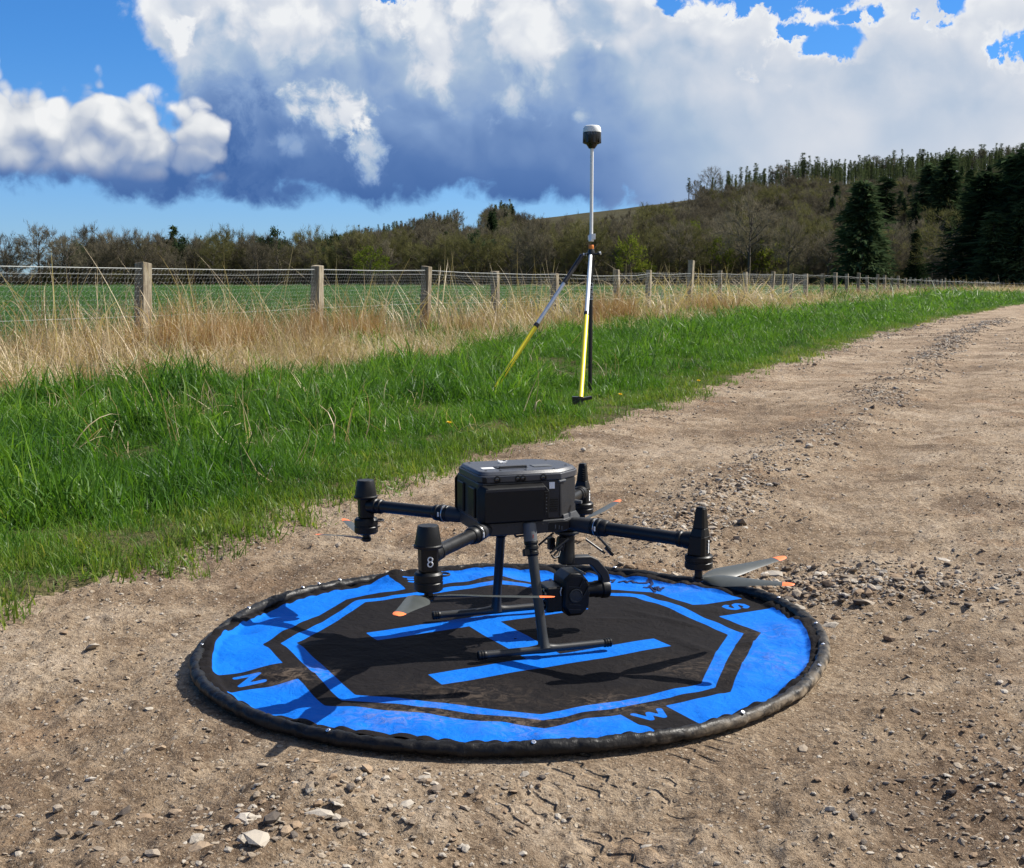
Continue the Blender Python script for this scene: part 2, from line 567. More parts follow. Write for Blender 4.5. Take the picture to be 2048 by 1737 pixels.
def hill_z(x, y):
    x = np.asarray(x, float); y = np.asarray(y, float)
    px = 1024 + FPX * x / np.maximum(y, 1)
    sk = np.interp(px, SK_X, SK_Y)
    H = (572 - sk) / FPX * HY1
    t = np.clip((y - HY0) / (HY1 - HY0), 0, 1)
    prof = t ** 1.15
    back = 1 - .5 * sstep(HY1, HY1 + 500, y)
    z = H * prof * back
    z = z + sstep(HY0, HY0 + 80, y) * 2.2 * fbm(x * .02, y * .02, 3, 5) * np.clip(H / 20, 0, 1)
    return z - .15 + .2 * sstep(HY0 - 15, HY0 + 5, y)


M_HILL = mat_soil('hill_heath', (.024, .022, .010), (.062, .055, .024), .12)
M_PASTURE = mat_soil('hill_pasture', (.16, .20, .07), (.26, .28, .12), .08)


def make_hill():
    xs = np.linspace(-520, 900, 200); ys = np.concatenate([np.linspace(322, 760, 110), np.linspace(780, 1500, 24)])
    X, Y = np.meshgrid(xs, ys)
    Z = hill_z(X, Y)
    n = len(xs)
    idx = np.arange(X.size).reshape(X.shape)
    F = np.stack([idx[:-1, :-1], idx[:-1, 1:], idx[1:, 1:], idx[1:, :-1]], -1).reshape(-1, 4)
    me = np_mesh('hill', np.stack([X, Y, Z], -1).reshape(-1, 3), F, [M_HILL, M_PASTURE])
    cx = X.ravel()[F].mean(1); cy = Y.ravel()[F].mean(1)
    px = 1024 + FPX * cx / cy
    mi = ((px > 915) & (px < 962) & (cy > 500)).astype(np.int32)
    me.polygons.foreach_set('material_index', mi)
    o = link('hill', me); o['kind'] = 'structure'


make_hill()

# ------------------------------------------------------------------ trees
def mat_leaf(name, a, b, trans=.3, bark=False):
    m, nt, bs = new_mat(name)
    g = nt.nodes.new('ShaderNodeNewGeometry'); oi = nt.nodes.new('ShaderNodeObjectInfo')
    f = S(nt, g.outputs['Random Per Island']) * .40 + S(nt, oi.outputs['Random']) * .70 - .05
    c = mixc(nt, f.clamp(), a, b)
    d = nt.nodes.new('ShaderNodeBsdfDiffuse'); t = nt.nodes.new('ShaderNodeBsdfTranslucent'); mx = nt.nodes.new('ShaderNodeMixShader')
    nt.links.new(c, d.inputs[0]); nt.links.new(c, t.inputs[0]); mx.inputs[0].default_value = trans
    nt.links.new(d.outputs[0], mx.inputs[1]); nt.links.new(t.outputs[0], mx.inputs[2])
    nt.links.new(mx.outputs[0], nt.nodes['Material Output'].inputs[0])
    return m


M_BARK = plain('bark', (.075, .062, .048), .95, var=.4, vscale=2)
M_TWIG = mat_leaf('brown_twigs', (.060, .052, .033), (.215, .188, .126), .25)
M_TWIGO = mat_leaf('olive_twigs', (.062, .060, .023), (.200, .192, .076), .30)
M_BUD = mat_leaf('fresh_leaves', (.085, .115, .015), (.21, .24, .035), .35)
M_NEEDLE = mat_leaf('dark_needles', (.016, .030, .013), (.068, .100, .044), .25)
M_LARCH = mat_leaf('larch_needles', (.050, .070, .028), (.12, .145, .060), .3)


def slivers(P, D, L, W, r):
    """thin triangles at P along D; one each"""
    n = len(P)
    side = np.cross(D, r.normal(size=(n, 3))); side /= np.linalg.norm(side, axis=1)[:, None] + 1e-9
    V = np.empty((n, 3, 3)); V[:, 0] = P - side * W[:, None]; V[:, 1] = P + side * W[:, None]; V[:, 2] = P + D * L[:, None]
    F = np.arange(n * 3).reshape(n, 3)
    return V.reshape(-1, 3), F


def bare_tree_meshes(seed, H=14.0, mat=None, ntw=3600, leafy=False, trunk_h=.22, low=.20, wr=.36):
    """a round crowned tree: trunk, curved limbs that fork twice, fine twigs spread through an uneven crown"""
    mat = mat or M_TWIG
    r = np.random.default_rng(seed); rr = random.Random(seed)
    mb = MB()
    cz = (low + 1) / 2 * H; hz = (1 - low) / 2 * H
    ph = [rr.uniform(0, 6.28) for _ in range(4)]

    def surf(az, el):
        k = 1 + .16 * math.sin(2 * az + ph[0]) + .13 * math.sin(3 * az + ph[1] + 2 * el) + .12 * math.sin(5 * az + ph[2] - 3 * el)
        return Vector((math.cos(az) * math.cos(el) * wr * H * k, math.sin(az) * math.cos(el) * wr * H * k, cz + math.sin(el) * hz * (1 + .10 * math.sin(4 * az + ph[3]))))
    top = Vector((rr.uniform(-.03, .03) * H, rr.uniform(-.03, .03) * H, H * .78))
    fork = Vector((rr.uniform(-.02, .02) * H, rr.uniform(-.02, .02) * H, H * trunk_h))
    mb.tube([(0, 0, -.3), fork, fork.lerp(top, .5) + Vector((rr.uniform(-.03, .03), rr.uniform(-.03, .03), 0)) * H, top], [H * .021, H * .016, H * .009, H * .002], 6, caps=False)
    P, D = [], []

    def limb(a, b, rad, sag, n=4):
        pts = []
        for q in range(n + 1):
            t = q / n
            p = a.lerp(b, t); p.z += math.sin(t * math.pi) * sag
            p += Vector((rr.gauss(0, 1), rr.gauss(0, 1), rr.gauss(0, .6))) * (b - a).length * .025 * (0 < q < n)
            pts.append(p)
        mb.tube(pts, [rad * (1 - .8 * q / n) for q in range(n + 1)], 4, caps=False)
        return pts
    nl = 13
    for k in range(nl):
        az = k * 2.399 + rr.uniform(-.3, .3); el = math.asin(-.45 + 1.4 * (k + .5) / nl) if -.45 + 1.4 * (k + .5) / nl < 1 else 1.3
        e = surf(az, el)
        a = fork.lerp(top, min(1, max(0, (k + .5) / nl * .8 + rr.uniform(-.1, .1))))
        if a.z > e.z: a = fork.lerp(a, .4)
        m = a.lerp(e, .8)
        L1 = limb(a, m, H * .0075, -.02 * H + .05 * H * (el < .5))
        for q in range(5):
            s0 = L1[rr.choice((1, 2, 3, 4))]
            e2 = surf(az + rr.gauss(0, .42), max(-.6, min(1.45, el + rr.gauss(0, .34)))); e2 = s0.lerp(e2, rr.uniform(.7, 1.0))
            L2 = limb(s0, e2, H * .0034, .015 * H, 3)
            for t in range(3):
                s1 = L2[rr.choice((1, 2, 3))]
                d = ((e2 - s0).normalized() + Vector((rr.gauss(0, .5), rr.gauss(0, .5), rr.gauss(.35, .35)))).normalized()
                e3 = s1 + d * H * rr.uniform(.05, .11)
                mb.tube([s1, e3], [H * .0016, H * .0006], 3, caps=False)
                P.append((s1, e3)); D.append(d)
            P.append((L2[1], e2)); D.append((e2 - s0).normalized())
    A = np.array([list(a) for a, b in P]); B = np.array([list(b) for a, b in P]); Dn = np.array([list(d) for d in D])
    k = r.integers(0, len(A), ntw)
    f = r.random(ntw)[:, None] * 1.1
    V0 = A[k] * (1 - f) + B[k] * f + r.normal(size=(ntw, 3)) * H * (.026 if leafy else .016)
    dd = Dn[k] + r.normal(size=(ntw, 3)) * .50; dd[:, 2] += .30
    dd /= np.linalg.norm(dd, axis=1)[:, None]
    if leafy: V, F = slivers(V0, dd, r.uniform(.25, .6, ntw), r.uniform(.09, .20, ntw), r)
    else: V, F = slivers(V0, dd, r.uniform(.5, 1.3, ntw) * H / 14, r.uniform(.020, .050, ntw) * H / 14, r)
    V[:, 2] = np.maximum(V[:, 2], .3)
    return mb.mesh('trunk', M_BARK, 0), np_mesh('crown', V, F, mat, False)


def conifer_meshes(seed, H=22.0, base_r=.17, mat=M_NEEDLE, n=2600, bare=.05, ragged=.35, power=.85, fine=1.0):
    r = np.random.default_rng(seed)
    mb = MB(); mb.tube([(0, 0, -.3), (0, 0, H * .5), (0, 0, H * .97)], [H * .014, H * .009, H * .002], 6, caps=False)
    nb = int(n / 14)
    zb = bare + (1 - bare) * r.random(nb) ** 1.15
    az = r.random(nb) * 6.283
    wid = base_r * H * (1 - zb) ** power * (1 - ragged * r.random(nb)) + .25
    lump = 1 + .25 * np.sin(az * 2 + zb * 9 + seed)
    wid = wid * lump
    i = np.repeat(np.arange(nb), 14)
    f = r.random(len(i)) ** .6
    x = np.cos(az[i]) * wid[i] * f; y = np.sin(az[i]) * wid[i] * f
    z = zb[i] * H - f * wid[i] * .28 + r.normal(size=len(i)) * .012 * H
    P = np.stack([x, y, z], 1) + r.normal(size=(len(i), 3)) * .011 * H
    D = np.stack([np.cos(az[i]), np.sin(az[i]), -.35 + r.normal(size=len(i)) * .35], 1) + r.normal(size=(len(i), 3)) * .35
    D /= np.linalg.norm(D, axis=1)[:, None]
    V, F = slivers(P, D, r.uniform(.03, .075, len(i)) * H * (fine + .2 * (fine < 1)), r.uniform(.005, .013, len(i)) * H * fine, r)
    V[:, 2] = np.maximum(V[:, 2], .15)
    return mb.mesh('trunk', M_BARK, 0), np_mesh('crown', V, F, mat, False)


KINDS = {
    'bare_tree': [bare_tree_meshes(11, 14), bare_tree_meshes(12, 15, trunk_h=.3, low=.28, wr=.32), bare_tree_meshes(13, 13, wr=.40), bare_tree_meshes(14, 14, ntw=2000, low=.30)],
    'olive_tree': [bare_tree_meshes(21, 13, M_TWIGO, 4200, wr=.42), bare_tree_meshes(22, 12, M_TWIGO, 4400, wr=.44, low=.12)],
    'budding_tree': [bare_tree_meshes(31, 11, M_BUD, 1700, True), bare_tree_meshes(32, 10, M_BUD, 1500, True)],
    'spruce_tree': [conifer_meshes(41), conifer_meshes(42, base_r=.14), conifer_meshes(43, base_r=.24, ragged=.6, n=4600, power=.7)],
    'larch_tree': [conifer_meshes(51, 16, .070, M_LARCH, 1100, .30, .6, .6, .5), conifer_meshes(52, 17, .060, M_LARCH, 900, .42, .7, .6, .5), conifer_meshes(53, 15, .085, M_LARCH, 1200, .22, .6, .7, .5)],
    'bushy_evergreen': [bare_tree_meshes(61, 12, M_NEEDLE, 2900, True, low=.1, wr=.34), bare_tree_meshes(62, 11, M_NEEDLE, 2900, True, low=.1, wr=.40)],
}
HEIGHT = {'bare_tree': 14, 'olive_tree': 12.5, 'budding_tree': 10.5, 'spruce_tree': 22, 'larch_tree': 16, 'bushy_evergreen': 11.5}
LOOK = {'bare_tree': ('bare brown tree', 'tree'), 'olive_tree': ('olive brown tree', 'tree'), 'budding_tree': ('yellow green tree', 'tree'),
        'spruce_tree': ('dark green conifer', 'conifer'), 'larch_tree': ('thin ridge larch', 'larch'), 'bushy_evergreen': ('dark rounded evergreen', 'tree')}
MARKS = [(-1e9, 'left of first fence post'), (285, 'in first gap between posts'), (635, 'in second gap between posts'), (850, 'in third gap between posts'),
         (993, 'just left of survey pole'), (1180, 'just right of survey pole'), (1375, 'right of tall strainer post'), (1560, 'left of big spruce'), (1800, 'above far fence end')]
TREES = []


def plant(kind, px, Y, hpx=None, base=None, var=None, label=None, wide=1.0, grp=None):
    """a tree at photo column px, Y metres away, hpx photo pixels tall"""
    x = (px - 1024) / FPX * Y
    z = float(hill_z(x, Y)) if Y > 322 else 0.12
    ms = KINDS[kind]
    tr, cr = ms[var if var is not None else rng.integers(len(ms))]
    h = (hpx / FPX * Y) if hpx else HEIGHT[kind] * rng.uniform(.8, 1.15)
    s = h / HEIGHT[kind]
    o = empty(kind, (x, Y, z), rng.uniform(0, 6.28))
    w = s * wide * rng.uniform(.9, 1.12)
    o.scale = (w, w, s)
    link('trunk', tr, o); link('crown', cr, o)
    TREES.append((o, kind, px, Y, h, label, grp))
    return o


def ground_py(px, Y):
    x = (px - 1024) / FPX * Y
    z = float(hill_z(x, Y)) if Y > 322 else .12
    return 572 + (CAMH - z) * FPX / Y


def make_trees():
    # single trees one can point at
    plant('spruce_tree', 355, 352, 122, var=1, label='tall narrow dark conifer standing above the treetops at the left')
    plant('bare_tree', 22, 338, 106, var=3, label='bare open crowned tree at the left end of the far treeline')
    plant('bare_tree', 88, 340, 112, var=1, label='second bare tree from the left with sky behind its limbs')
    plant('spruce_tree', 985, 420, 112, var=0, wide=1.15, label='broad dark conifer on the hillside left of the survey pole')
    plant('spruce_tree', 893, 430, 75, var=2, label='dark conifer pair member below the pale hillside clearing')
    plant('spruce_tree', 925, 440, 62, var=1, wide=1.3, label='smaller dark conifer touching the pale hillside clearing')
    plant('spruce_tree', 1716, 262, 208, var=2, wide=1.75, label='big black green spruce with drooping boughs right of centre')
    plant('spruce_tree', 1640, 330, 125, var=2, label='dark conifer half hidden left of the big spruce')
    plant('olive_tree', 1897, 255, 158, var=1, wide=1.25, label='large round olive crowned tree right of the big spruce')
    plant('spruce_tree', 1820, 360, 150, var=1, label='dark columnar conifer on the slope behind the round olive tree')
    plant('budding_tree', 745, 318, 75, var=0, wide=1.3, label='yellow green bush tree above the arching grass stems')
    plant('budding_tree', 1255, 300, 95, var=0, label='bright yellow green tree just right of the survey pole')
    plant('budding_tree', 1285, 302, 60, var=1, label='low yellow green tree at the foot of the wood right of the survey pole')
    plant('budding_tree', 1530, 310, 95, var=1, label='yellow green tree in front of the brown wood left of the big spruce')
    plant('budding_tree', 1378, 420, 75, var=0, label='pale yellow tree high in the brown wood')
    plant('bare_tree', 1492, 290, 165, var=1, label='tall bare tree with a dark forked trunk in front of the wood')
    plant('bare_tree', 1418, HY1 - 8, 62, var=3, label='bare rounded tree alone on the ridge skyline')
    plant('bare_tree', 1385, HY1 - 20, 42, var=0, label='small bare tree at the left end of the ridge row')
    for px, hp, Y in ((1962, 225, 245), (2012, 262, 240), (2062, 285, 235), (2120, 270, 240), (1990, 215, 262), (1940, 215, 300), (2040, 255, 300), (2000, 250, 320), (1975, 150, 232), (2035, 170, 230), (1880, 205, 400), (1760, 150, 420), (1850, 175, 420)):
        plant('spruce_tree', px, Y, hp, wide=1.9)
    # front rows along the far edge of the field
    px = -90.0
    while px < 2160:
        for Y0, lo, hi in ((332, 70, 96), (347, 86, 106)):
            q = px + rng.uniform(-16, 16)
            if Y0 == 347 and q < 150 and q > -5: continue
            if q < 115 and Y0 == 332: lo, hi = 50, 62
            if q > 1560: Y = Y0 - 45
            elif q > 1040: Y = Y0 - 22
            else: Y = Y0
            k = rng.random()
            if q < 330: kind = 'bare_tree'
            elif q < 700: kind = 'bare_tree' if k < .42 else 'bushy_evergreen' if k < .68 else 'olive_tree'
            elif q < 1050: kind = 'olive_tree' if k < .60 else 'bare_tree' if k < .9 else 'bushy_evergreen'
            elif q < 1640: kind = 'olive_tree' if k < .52 else 'bare_tree' if k < .95 else 'budding_tree'
            else: kind = 'bare_tree' if k < .6 else 'olive_tree' if k < .8 else 'spruce_tree'
            f = 1.0
            if 380 < q < 430: f = .9
            if q > 1050: f = 1.18
            plant(kind, q, Y + rng.uniform(-6, 6), rng.uniform(lo, hi) * f * 1.10, wide=.92)
        px += 27 if px < 1700 else 38
    # ridge row against the sky
    px = 1372.0
    while px < 2085:
        hp = rng.choice((rng.uniform(28, 44), rng.uniform(44, 60), rng.uniform(38, 52))) if px > 1480 else rng.uniform(30, 50)
        if px > 1780: hp *= .9
        plant('larch_tree' if rng.random() < .9 else 'bare_tree', px, HY1 + rng.uniform(-22, 8), hp, wide=rng.uniform(.8, 1.9))
        px += rng.uniform(4, 11) if px > 1480 else rng.uniform(10, 24)
    # dark trees on the left skyline of the hill
    for px in (800, 828, 846, 905, 930, 955, 1025, 1032):
        plant('larch_tree' if px > 900 else 'spruce_tree', px + rng.uniform(-4, 4), 690, rng.uniform(20, 34), wide=1.2)
    # labels: kind, then where it stands, then its rank there
    bins = {}
    for t in TREES:
        o, kind, px, Y, h, label, grp = t
        look, cat = LOOK[kind]
        if label:
            tag(o, label, cat, 'trees and woods beyond the field'); continue
        zone = [n for p, n in MARKS if p <= px][-1]
        row = 'on skyline' if Y > 600 else 'in front row' if Y < 338 or (px > 1040 and Y < 322) else 'behind front row'
        bins.setdefault((look, zone, row), []).append((px, o, cat))
    RANK = ['leftmost', 'second', 'third', 'fourth', 'fifth', 'sixth', 'seventh', 'eighth', 'ninth', 'tenth', 'eleventh', 'twelfth', 'thirteenth', 'fourteenth', 'fifteenth', 'sixteenth', 'seventeenth', 'eighteenth', 'nineteenth', 'twentieth']
    for (look, zone, row), L in bins.items():
        L.sort(key=lambda q: q[0])
        if 'larch' in look: row = ''
        for i, (_, o, cat) in enumerate(L):
            rk = '' if len(L) == 1 else RANK[i] + ' ' if i == 0 else (RANK[i] + ' from left ' if i < len(RANK) else f'{i + 1}th from left ')
            tag(o, ' '.join((rk + look + ' ' + row + ' ' + zone).split()), cat, 'trees and woods beyond the field')


make_trees()


# scatter with geometry nodes (only for what nobody could count)
def scatter(name, protos, pos, rot, scl, idx, label=None):
    coll = bpy.data.collections.new(name + '_sources')
    for i, me in enumerate(protos):
        o = bpy.data.objects.new(f'{name}_source_{i:02d}', me); coll.objects.link(o)
    n = len(pos)
    me = bpy.data.meshes.new(name)
    me.vertices.add(n); me.vertices.foreach_set('co', np.asarray(pos, np.float32).ravel())
    for nm, typ, arr in (('rot', 'FLOAT_VECTOR', rot), ('scl', 'FLOAT_VECTOR', scl), ('idx', 'INT', idx)):
        a = me.attributes.new(nm, typ, 'POINT')
        a.data.foreach_set('vector' if typ == 'FLOAT_VECTOR' else 'value', np.asarray(arr, np.float32 if typ != 'INT' else np.int32).ravel())
    o = link(name, me)
    ng = bpy.data.node_groups.new(name + '_nodes', 'GeometryNodeTree')
    ng.interface.new_socket('Geometry', in_out='INPUT', socket_type='NodeSocketGeometry')
    ng.interface.new_socket('Geometry', in_out='OUTPUT', socket_type='NodeSocketGeometry')
    gi = ng.nodes.new('NodeGroupInput'); go = ng.nodes.new('NodeGroupOutput')
    ci = ng.nodes.new('GeometryNodeCollectionInfo'); ci.inputs['Collection'].default_value = coll
    ci.inputs['Separate Children'].default_value = True; ci.inputs['Reset Children'].default_value = True
    ip = ng.nodes.new('GeometryNodeInstanceOnPoints'); ip.inputs['Pick Instance'].default_value = True

    def attr(nm, typ):
        a = ng.nodes.new('GeometryNodeInputNamedAttribute'); a.data_type = typ; a.inputs[0].default_value = nm
        return a.outputs[0]
    e2r = ng.nodes.new('FunctionNodeEulerToRotation')
    ng.links.new(attr('rot', 'FLOAT_VECTOR'), e2r.inputs[0])
    ng.links.new(gi.outputs[0], ip.inputs['Points']); ng.links.new(ci.outputs[0], ip.inputs['Instance'])
    ng.links.new(attr('idx', 'INT'), ip.inputs['Instance Index']); ng.links.new(e2r.outputs[0], ip.inputs['Rotation']); ng.links.new(attr('scl', 'FLOAT_VECTOR'), ip.inputs['Scale'])
    ng.links.new(ip.outputs[0], go.inputs[0])
    md = o.modifiers.new('scatter', 'NODES'); md.node_group = ng
    o['kind'] = 'stuff'
    if label: o['label'] = label
    return o


def join_meshes(name, parts):
    """several meshes (with their materials) as one source mesh"""
    bm = bmesh.new(); mats = []
    for me in parts:
        k = len(bm.faces)
        bm.from_mesh(me)
        bm.faces.ensure_lookup_table()
        mats.append(me.materials[0])
        for f in bm.faces[k:]: f.material_index = len(mats) - 1
    out = bpy.data.meshes.new(name); bm.to_mesh(out); bm.free()
    for m in mats: out.materials.append(m)
    return out


def make_woodland():
    src, hs, names = [], [], []
    for k in ('bare_tree', 'olive_tree', 'spruce_tree', 'larch_tree', 'bushy_evergreen'):
        for i, ms in enumerate(KINDS[k]):
            src.append(join_meshes(f'{k}_{i}', ms)); hs.append(HEIGHT[k]); names.append(k)
    pos, rot, scl, idx = [], [], [], []
    ids = {k: [i for i, n in enumerate(names) if n == k] for k in set(names)}
    r = np.random.default_rng(5)
    tries = 0
    while len(pos) < 3150 and tries < 30000:
        tries += 1
        px = r.uniform(-700, 2300); Y = r.uniform(338, 735)
        if px < 480 and Y > 385: continue
        if -20 < px < 150 and Y < 400 and r.random() < .85: continue
        t = (Y - HY0) / (HY1 - HY0)
        if 915 < px < 965 and 500 < Y: continue
        if 1030 < px < 1390 and t > .46 + .10 * math.sin(px * .02): continue      # open heath below the skyline
        if px >= 1390 and px < 1560 and t > .9: continue
        k = r.random()
        if px < 700: kind = 'bare_tree' if k < .55 else 'bushy_evergreen' if k < .75 else 'olive_tree'
        elif px < 1050: kind = 'spruce_tree' if (t > .6 and k < .25) else 'larch_tree' if (t > .75 and k < .7) else 'olive_tree' if k < .35 else 'bare_tree'
        elif px < 1650: kind = 'larch_tree' if t > .85 else 'bare_tree' if k < .72 else 'olive_tree'
        else: kind = 'larch_tree' if t > .72 else 'spruce_tree' if k < (.18 if px < 1850 else .4) else 'bare_tree' if k < .80 else 'olive_tree'
        x = (px - 1024) / FPX * Y
        i = int(r.choice(ids[kind]))
        h = r.uniform(9.0, 13.5) if kind != 'larch_tree' else r.uniform(11, 15)
        if kind == 'spruce_tree': h = r.uniform(11, 17) if px > 1500 else r.uniform(8, 12)
        s = h / hs[i]
        pos.append((x, Y, float(hill_z(x, Y)))); rot.append((0, 0, r.uniform(0, 6.28))); scl.append((s * .95, s * .95, s)); idx.append(i)
    for _ in range(520):                                  # more larches behind the ridge row
        px = r.uniform(1440, 2250); Y = r.uniform(700, 800); i = int(r.choice(ids['larch_tree'])); s = r.uniform(8, 16) / hs[i]
        if px < 1560 and r.random() < .6: continue
        w = s * r.uniform(.9, 1.9)
        pos.append(((px - 1024) / FPX * Y, Y, float(hill_z((px - 1024) / FPX * Y, Y)))); rot.append((r.normal(0, .03), r.normal(0, .03), r.uniform(0, 6.28))); scl.append((w, w, s)); idx.append(i)
    for _ in range(170):                                  # low hedge at the far left
        px = r.uniform(-700, 110); Y = r.uniform(334, 350); i = int(r.choice(ids['bare_tree'])); s = r.uniform(2.2, 4.0) / hs[i]
        pos.append(((px - 1024) / FPX * Y, Y, -.8)); rot.append((0, 0, r.uniform(0, 6.28))); scl.append((s * 2.2, s * 2.2, s * 1.3)); idx.append(i)
    for _ in range(520):
        px = r.uniform(-120, 2250); Y = (331 if px < 1040 else 308 if px < 1560 else 288) + r.uniform(0, 26)
        if px < 90: continue
        kind = 'bare_tree' if r.random() < .7 else 'olive_tree'
        i = int(r.choice(ids[kind])); h = r.uniform(3.0, 6.5); s = h / hs[i]
        pos.append(((px - 1024) / FPX * Y, Y, (float(hill_z((px - 1024) / FPX * Y, Y)) if Y > 322 else .1) - h * .28)); rot.append((0, 0, r.uniform(0, 6.28))); scl.append((s * 2.0, s * 2.0, s * 1.3)); idx.append(i)
    scatter('woodland', src, pos, rot, scl, idx, 'mixed brown and dark green woodland covering the hillside')


make_woodland()


# ------------------------------------------------------------------ grass, straw, crop
def blades(seed, n, rad, h0, h1, w, lean, curve, segs=3, tip=.15):
    r = np.random.default_rng(seed)
    V, F = [], []
    for i in range(n):
        a = r.random() * 6.283; q = rad * math.sqrt(r.random())
        b = np.array([math.cos(a) * q, math.sin(a) * q, -.01])
        h = r.uniform(h0, h1); az = r.random() * 6.283
        d = np.array([math.cos(az), math.sin(az), 0.0]); sd = np.array([-d[1], d[0], 0.0])
        tw = r.uniform(-.8, .8); sd = sd * math.cos(tw) + d * math.sin(tw)
        l0 = r.normal() * lean; cu = abs(r.normal()) * curve
        o = len(V); ww = w * r.uniform(.7, 1.2)
        p = b.copy(); th = l0
        for k in range(segs + 1):
            t = k / segs
            wk = ww * (1 - t) ** .6 + ww * tip * (1 - t)
            if k < segs: V += [p - sd * wk / 2, p + sd * wk / 2]
            else: V.append(p.copy())
            st = h / segs
            p = p + (d * math.sin(th) + np.array([0, 0, math.cos(th)])) * st
            th = min(th + cu / segs * (1 + t), 2.6)
        for k in range(segs - 1): F.append((o + 2 * k, o + 2 * k + 1, o + 2 * k + 3, o + 2 * k + 2))
        F.append((o + 2 * segs - 2, o + 2 * segs - 1, o + 2 * segs))
    me = bpy.data.meshes.new('tuft'); me.from_pydata([tuple(v) for v in V], [], F)
    me.polygons.foreach_set('use_smooth', [True] * len(F))
    return me


def mat_blade(name, stops, trans=.45, gloss=.25):
    m, nt, bs = new_mat(name)
    g = nt.nodes.new('ShaderNodeNewGeometry'); oi = nt.nodes.new('ShaderNodeObjectInfo')
    pos = nt.nodes.new('ShaderNodeNewGeometry')
    big = noise(nt, pos.outputs['Position'], .9, 3, .5)
    f = S(nt, g.outputs['Random Per Island']) * .45 + S(nt, oi.outputs['Random']) * .25 + big.ss(.3, .7) * .30
    c = ramp(nt, f, stops)
    d = nt.nodes.new('ShaderNodeBsdfPrincipled'); t = nt.nodes.new('ShaderNodeBsdfTranslucent'); mx = nt.nodes.new('ShaderNodeMixShader')
    nt.links.new(c, d.inputs['Base Color']); d.inputs['Roughness'].default_value = .45; d.inputs['Specular IOR Level'].default_value = gloss
    nt.links.new(mixc(nt, 1.0, c, (1.25, 1.25, .6), 'MULTIPLY'), t.inputs[0]); mx.inputs[0].default_value = trans
    nt.links.new(d.outputs[0], mx.inputs[1]); nt.links.new(t.outputs[0], mx.inputs[2])
    nt.links.new(mx.outputs[0], nt.nodes['Material Output'].inputs[0])
    nt.nodes.remove(bs)
    return m


M_GRASS = mat_blade('green_grass', [(0, (.016, .050, .008)), (.28, (.038, .105, .013)), (.6, (.080, .180, .020)), (.85, (.155, .265, .038)), (1, (.34, .34, .12))])
M_EDGE = mat_blade('edge_grass', [(0, (.045, .095, .012)), (.5, (.105, .180, .025)), (.8, (.20, .23, .055)), (1, (.36, .31, .14))])
M_STRAW = mat_blade('dry_straw', [(0, (.20, .135, .075)), (.3, (.36, .265, .155)), (.6, (.50, .40, .255)), (.85, (.62, .53, .37)), (1, (.74, .66, .50))], .25, .3)
M_RUST = mat_blade('rusty_straw', [(0, (.18, .10, .045)), (.5, (.35, .215, .105)), (1, (.50, .36, .20))], .25, .3)
M_CROP = mat_blade('young_crop', [(0, (.028, .080, .020)), (.5, (.052, .125, .032)), (1, (.105, .195, .055))], .35, .35)


def with_mat(me, m): me.materials.append(m); return me


def road_s(x, y): return x - xe(y) + .10 * fbm(y * 1.1, x * .3, 3, 9) + .22 * fbm(x * 2.2, y * 2.2, 3, 77)


def sample(n, r0, r1, p, half=.47, seed=1):
    """points in the field of view; radial pdf ~ r**p"""
    r = np.random.default_rng(seed)
    u = r.random(n)
    R = (r0 ** (p + 1) + u * (r1 ** (p + 1) - r0 ** (p + 1))) ** (1 / (p + 1))
    A = r.uniform(-half - (.20 if half == .47 else 0), half, n)
    return np.sin(A) * R, np.cos(A) * R, R


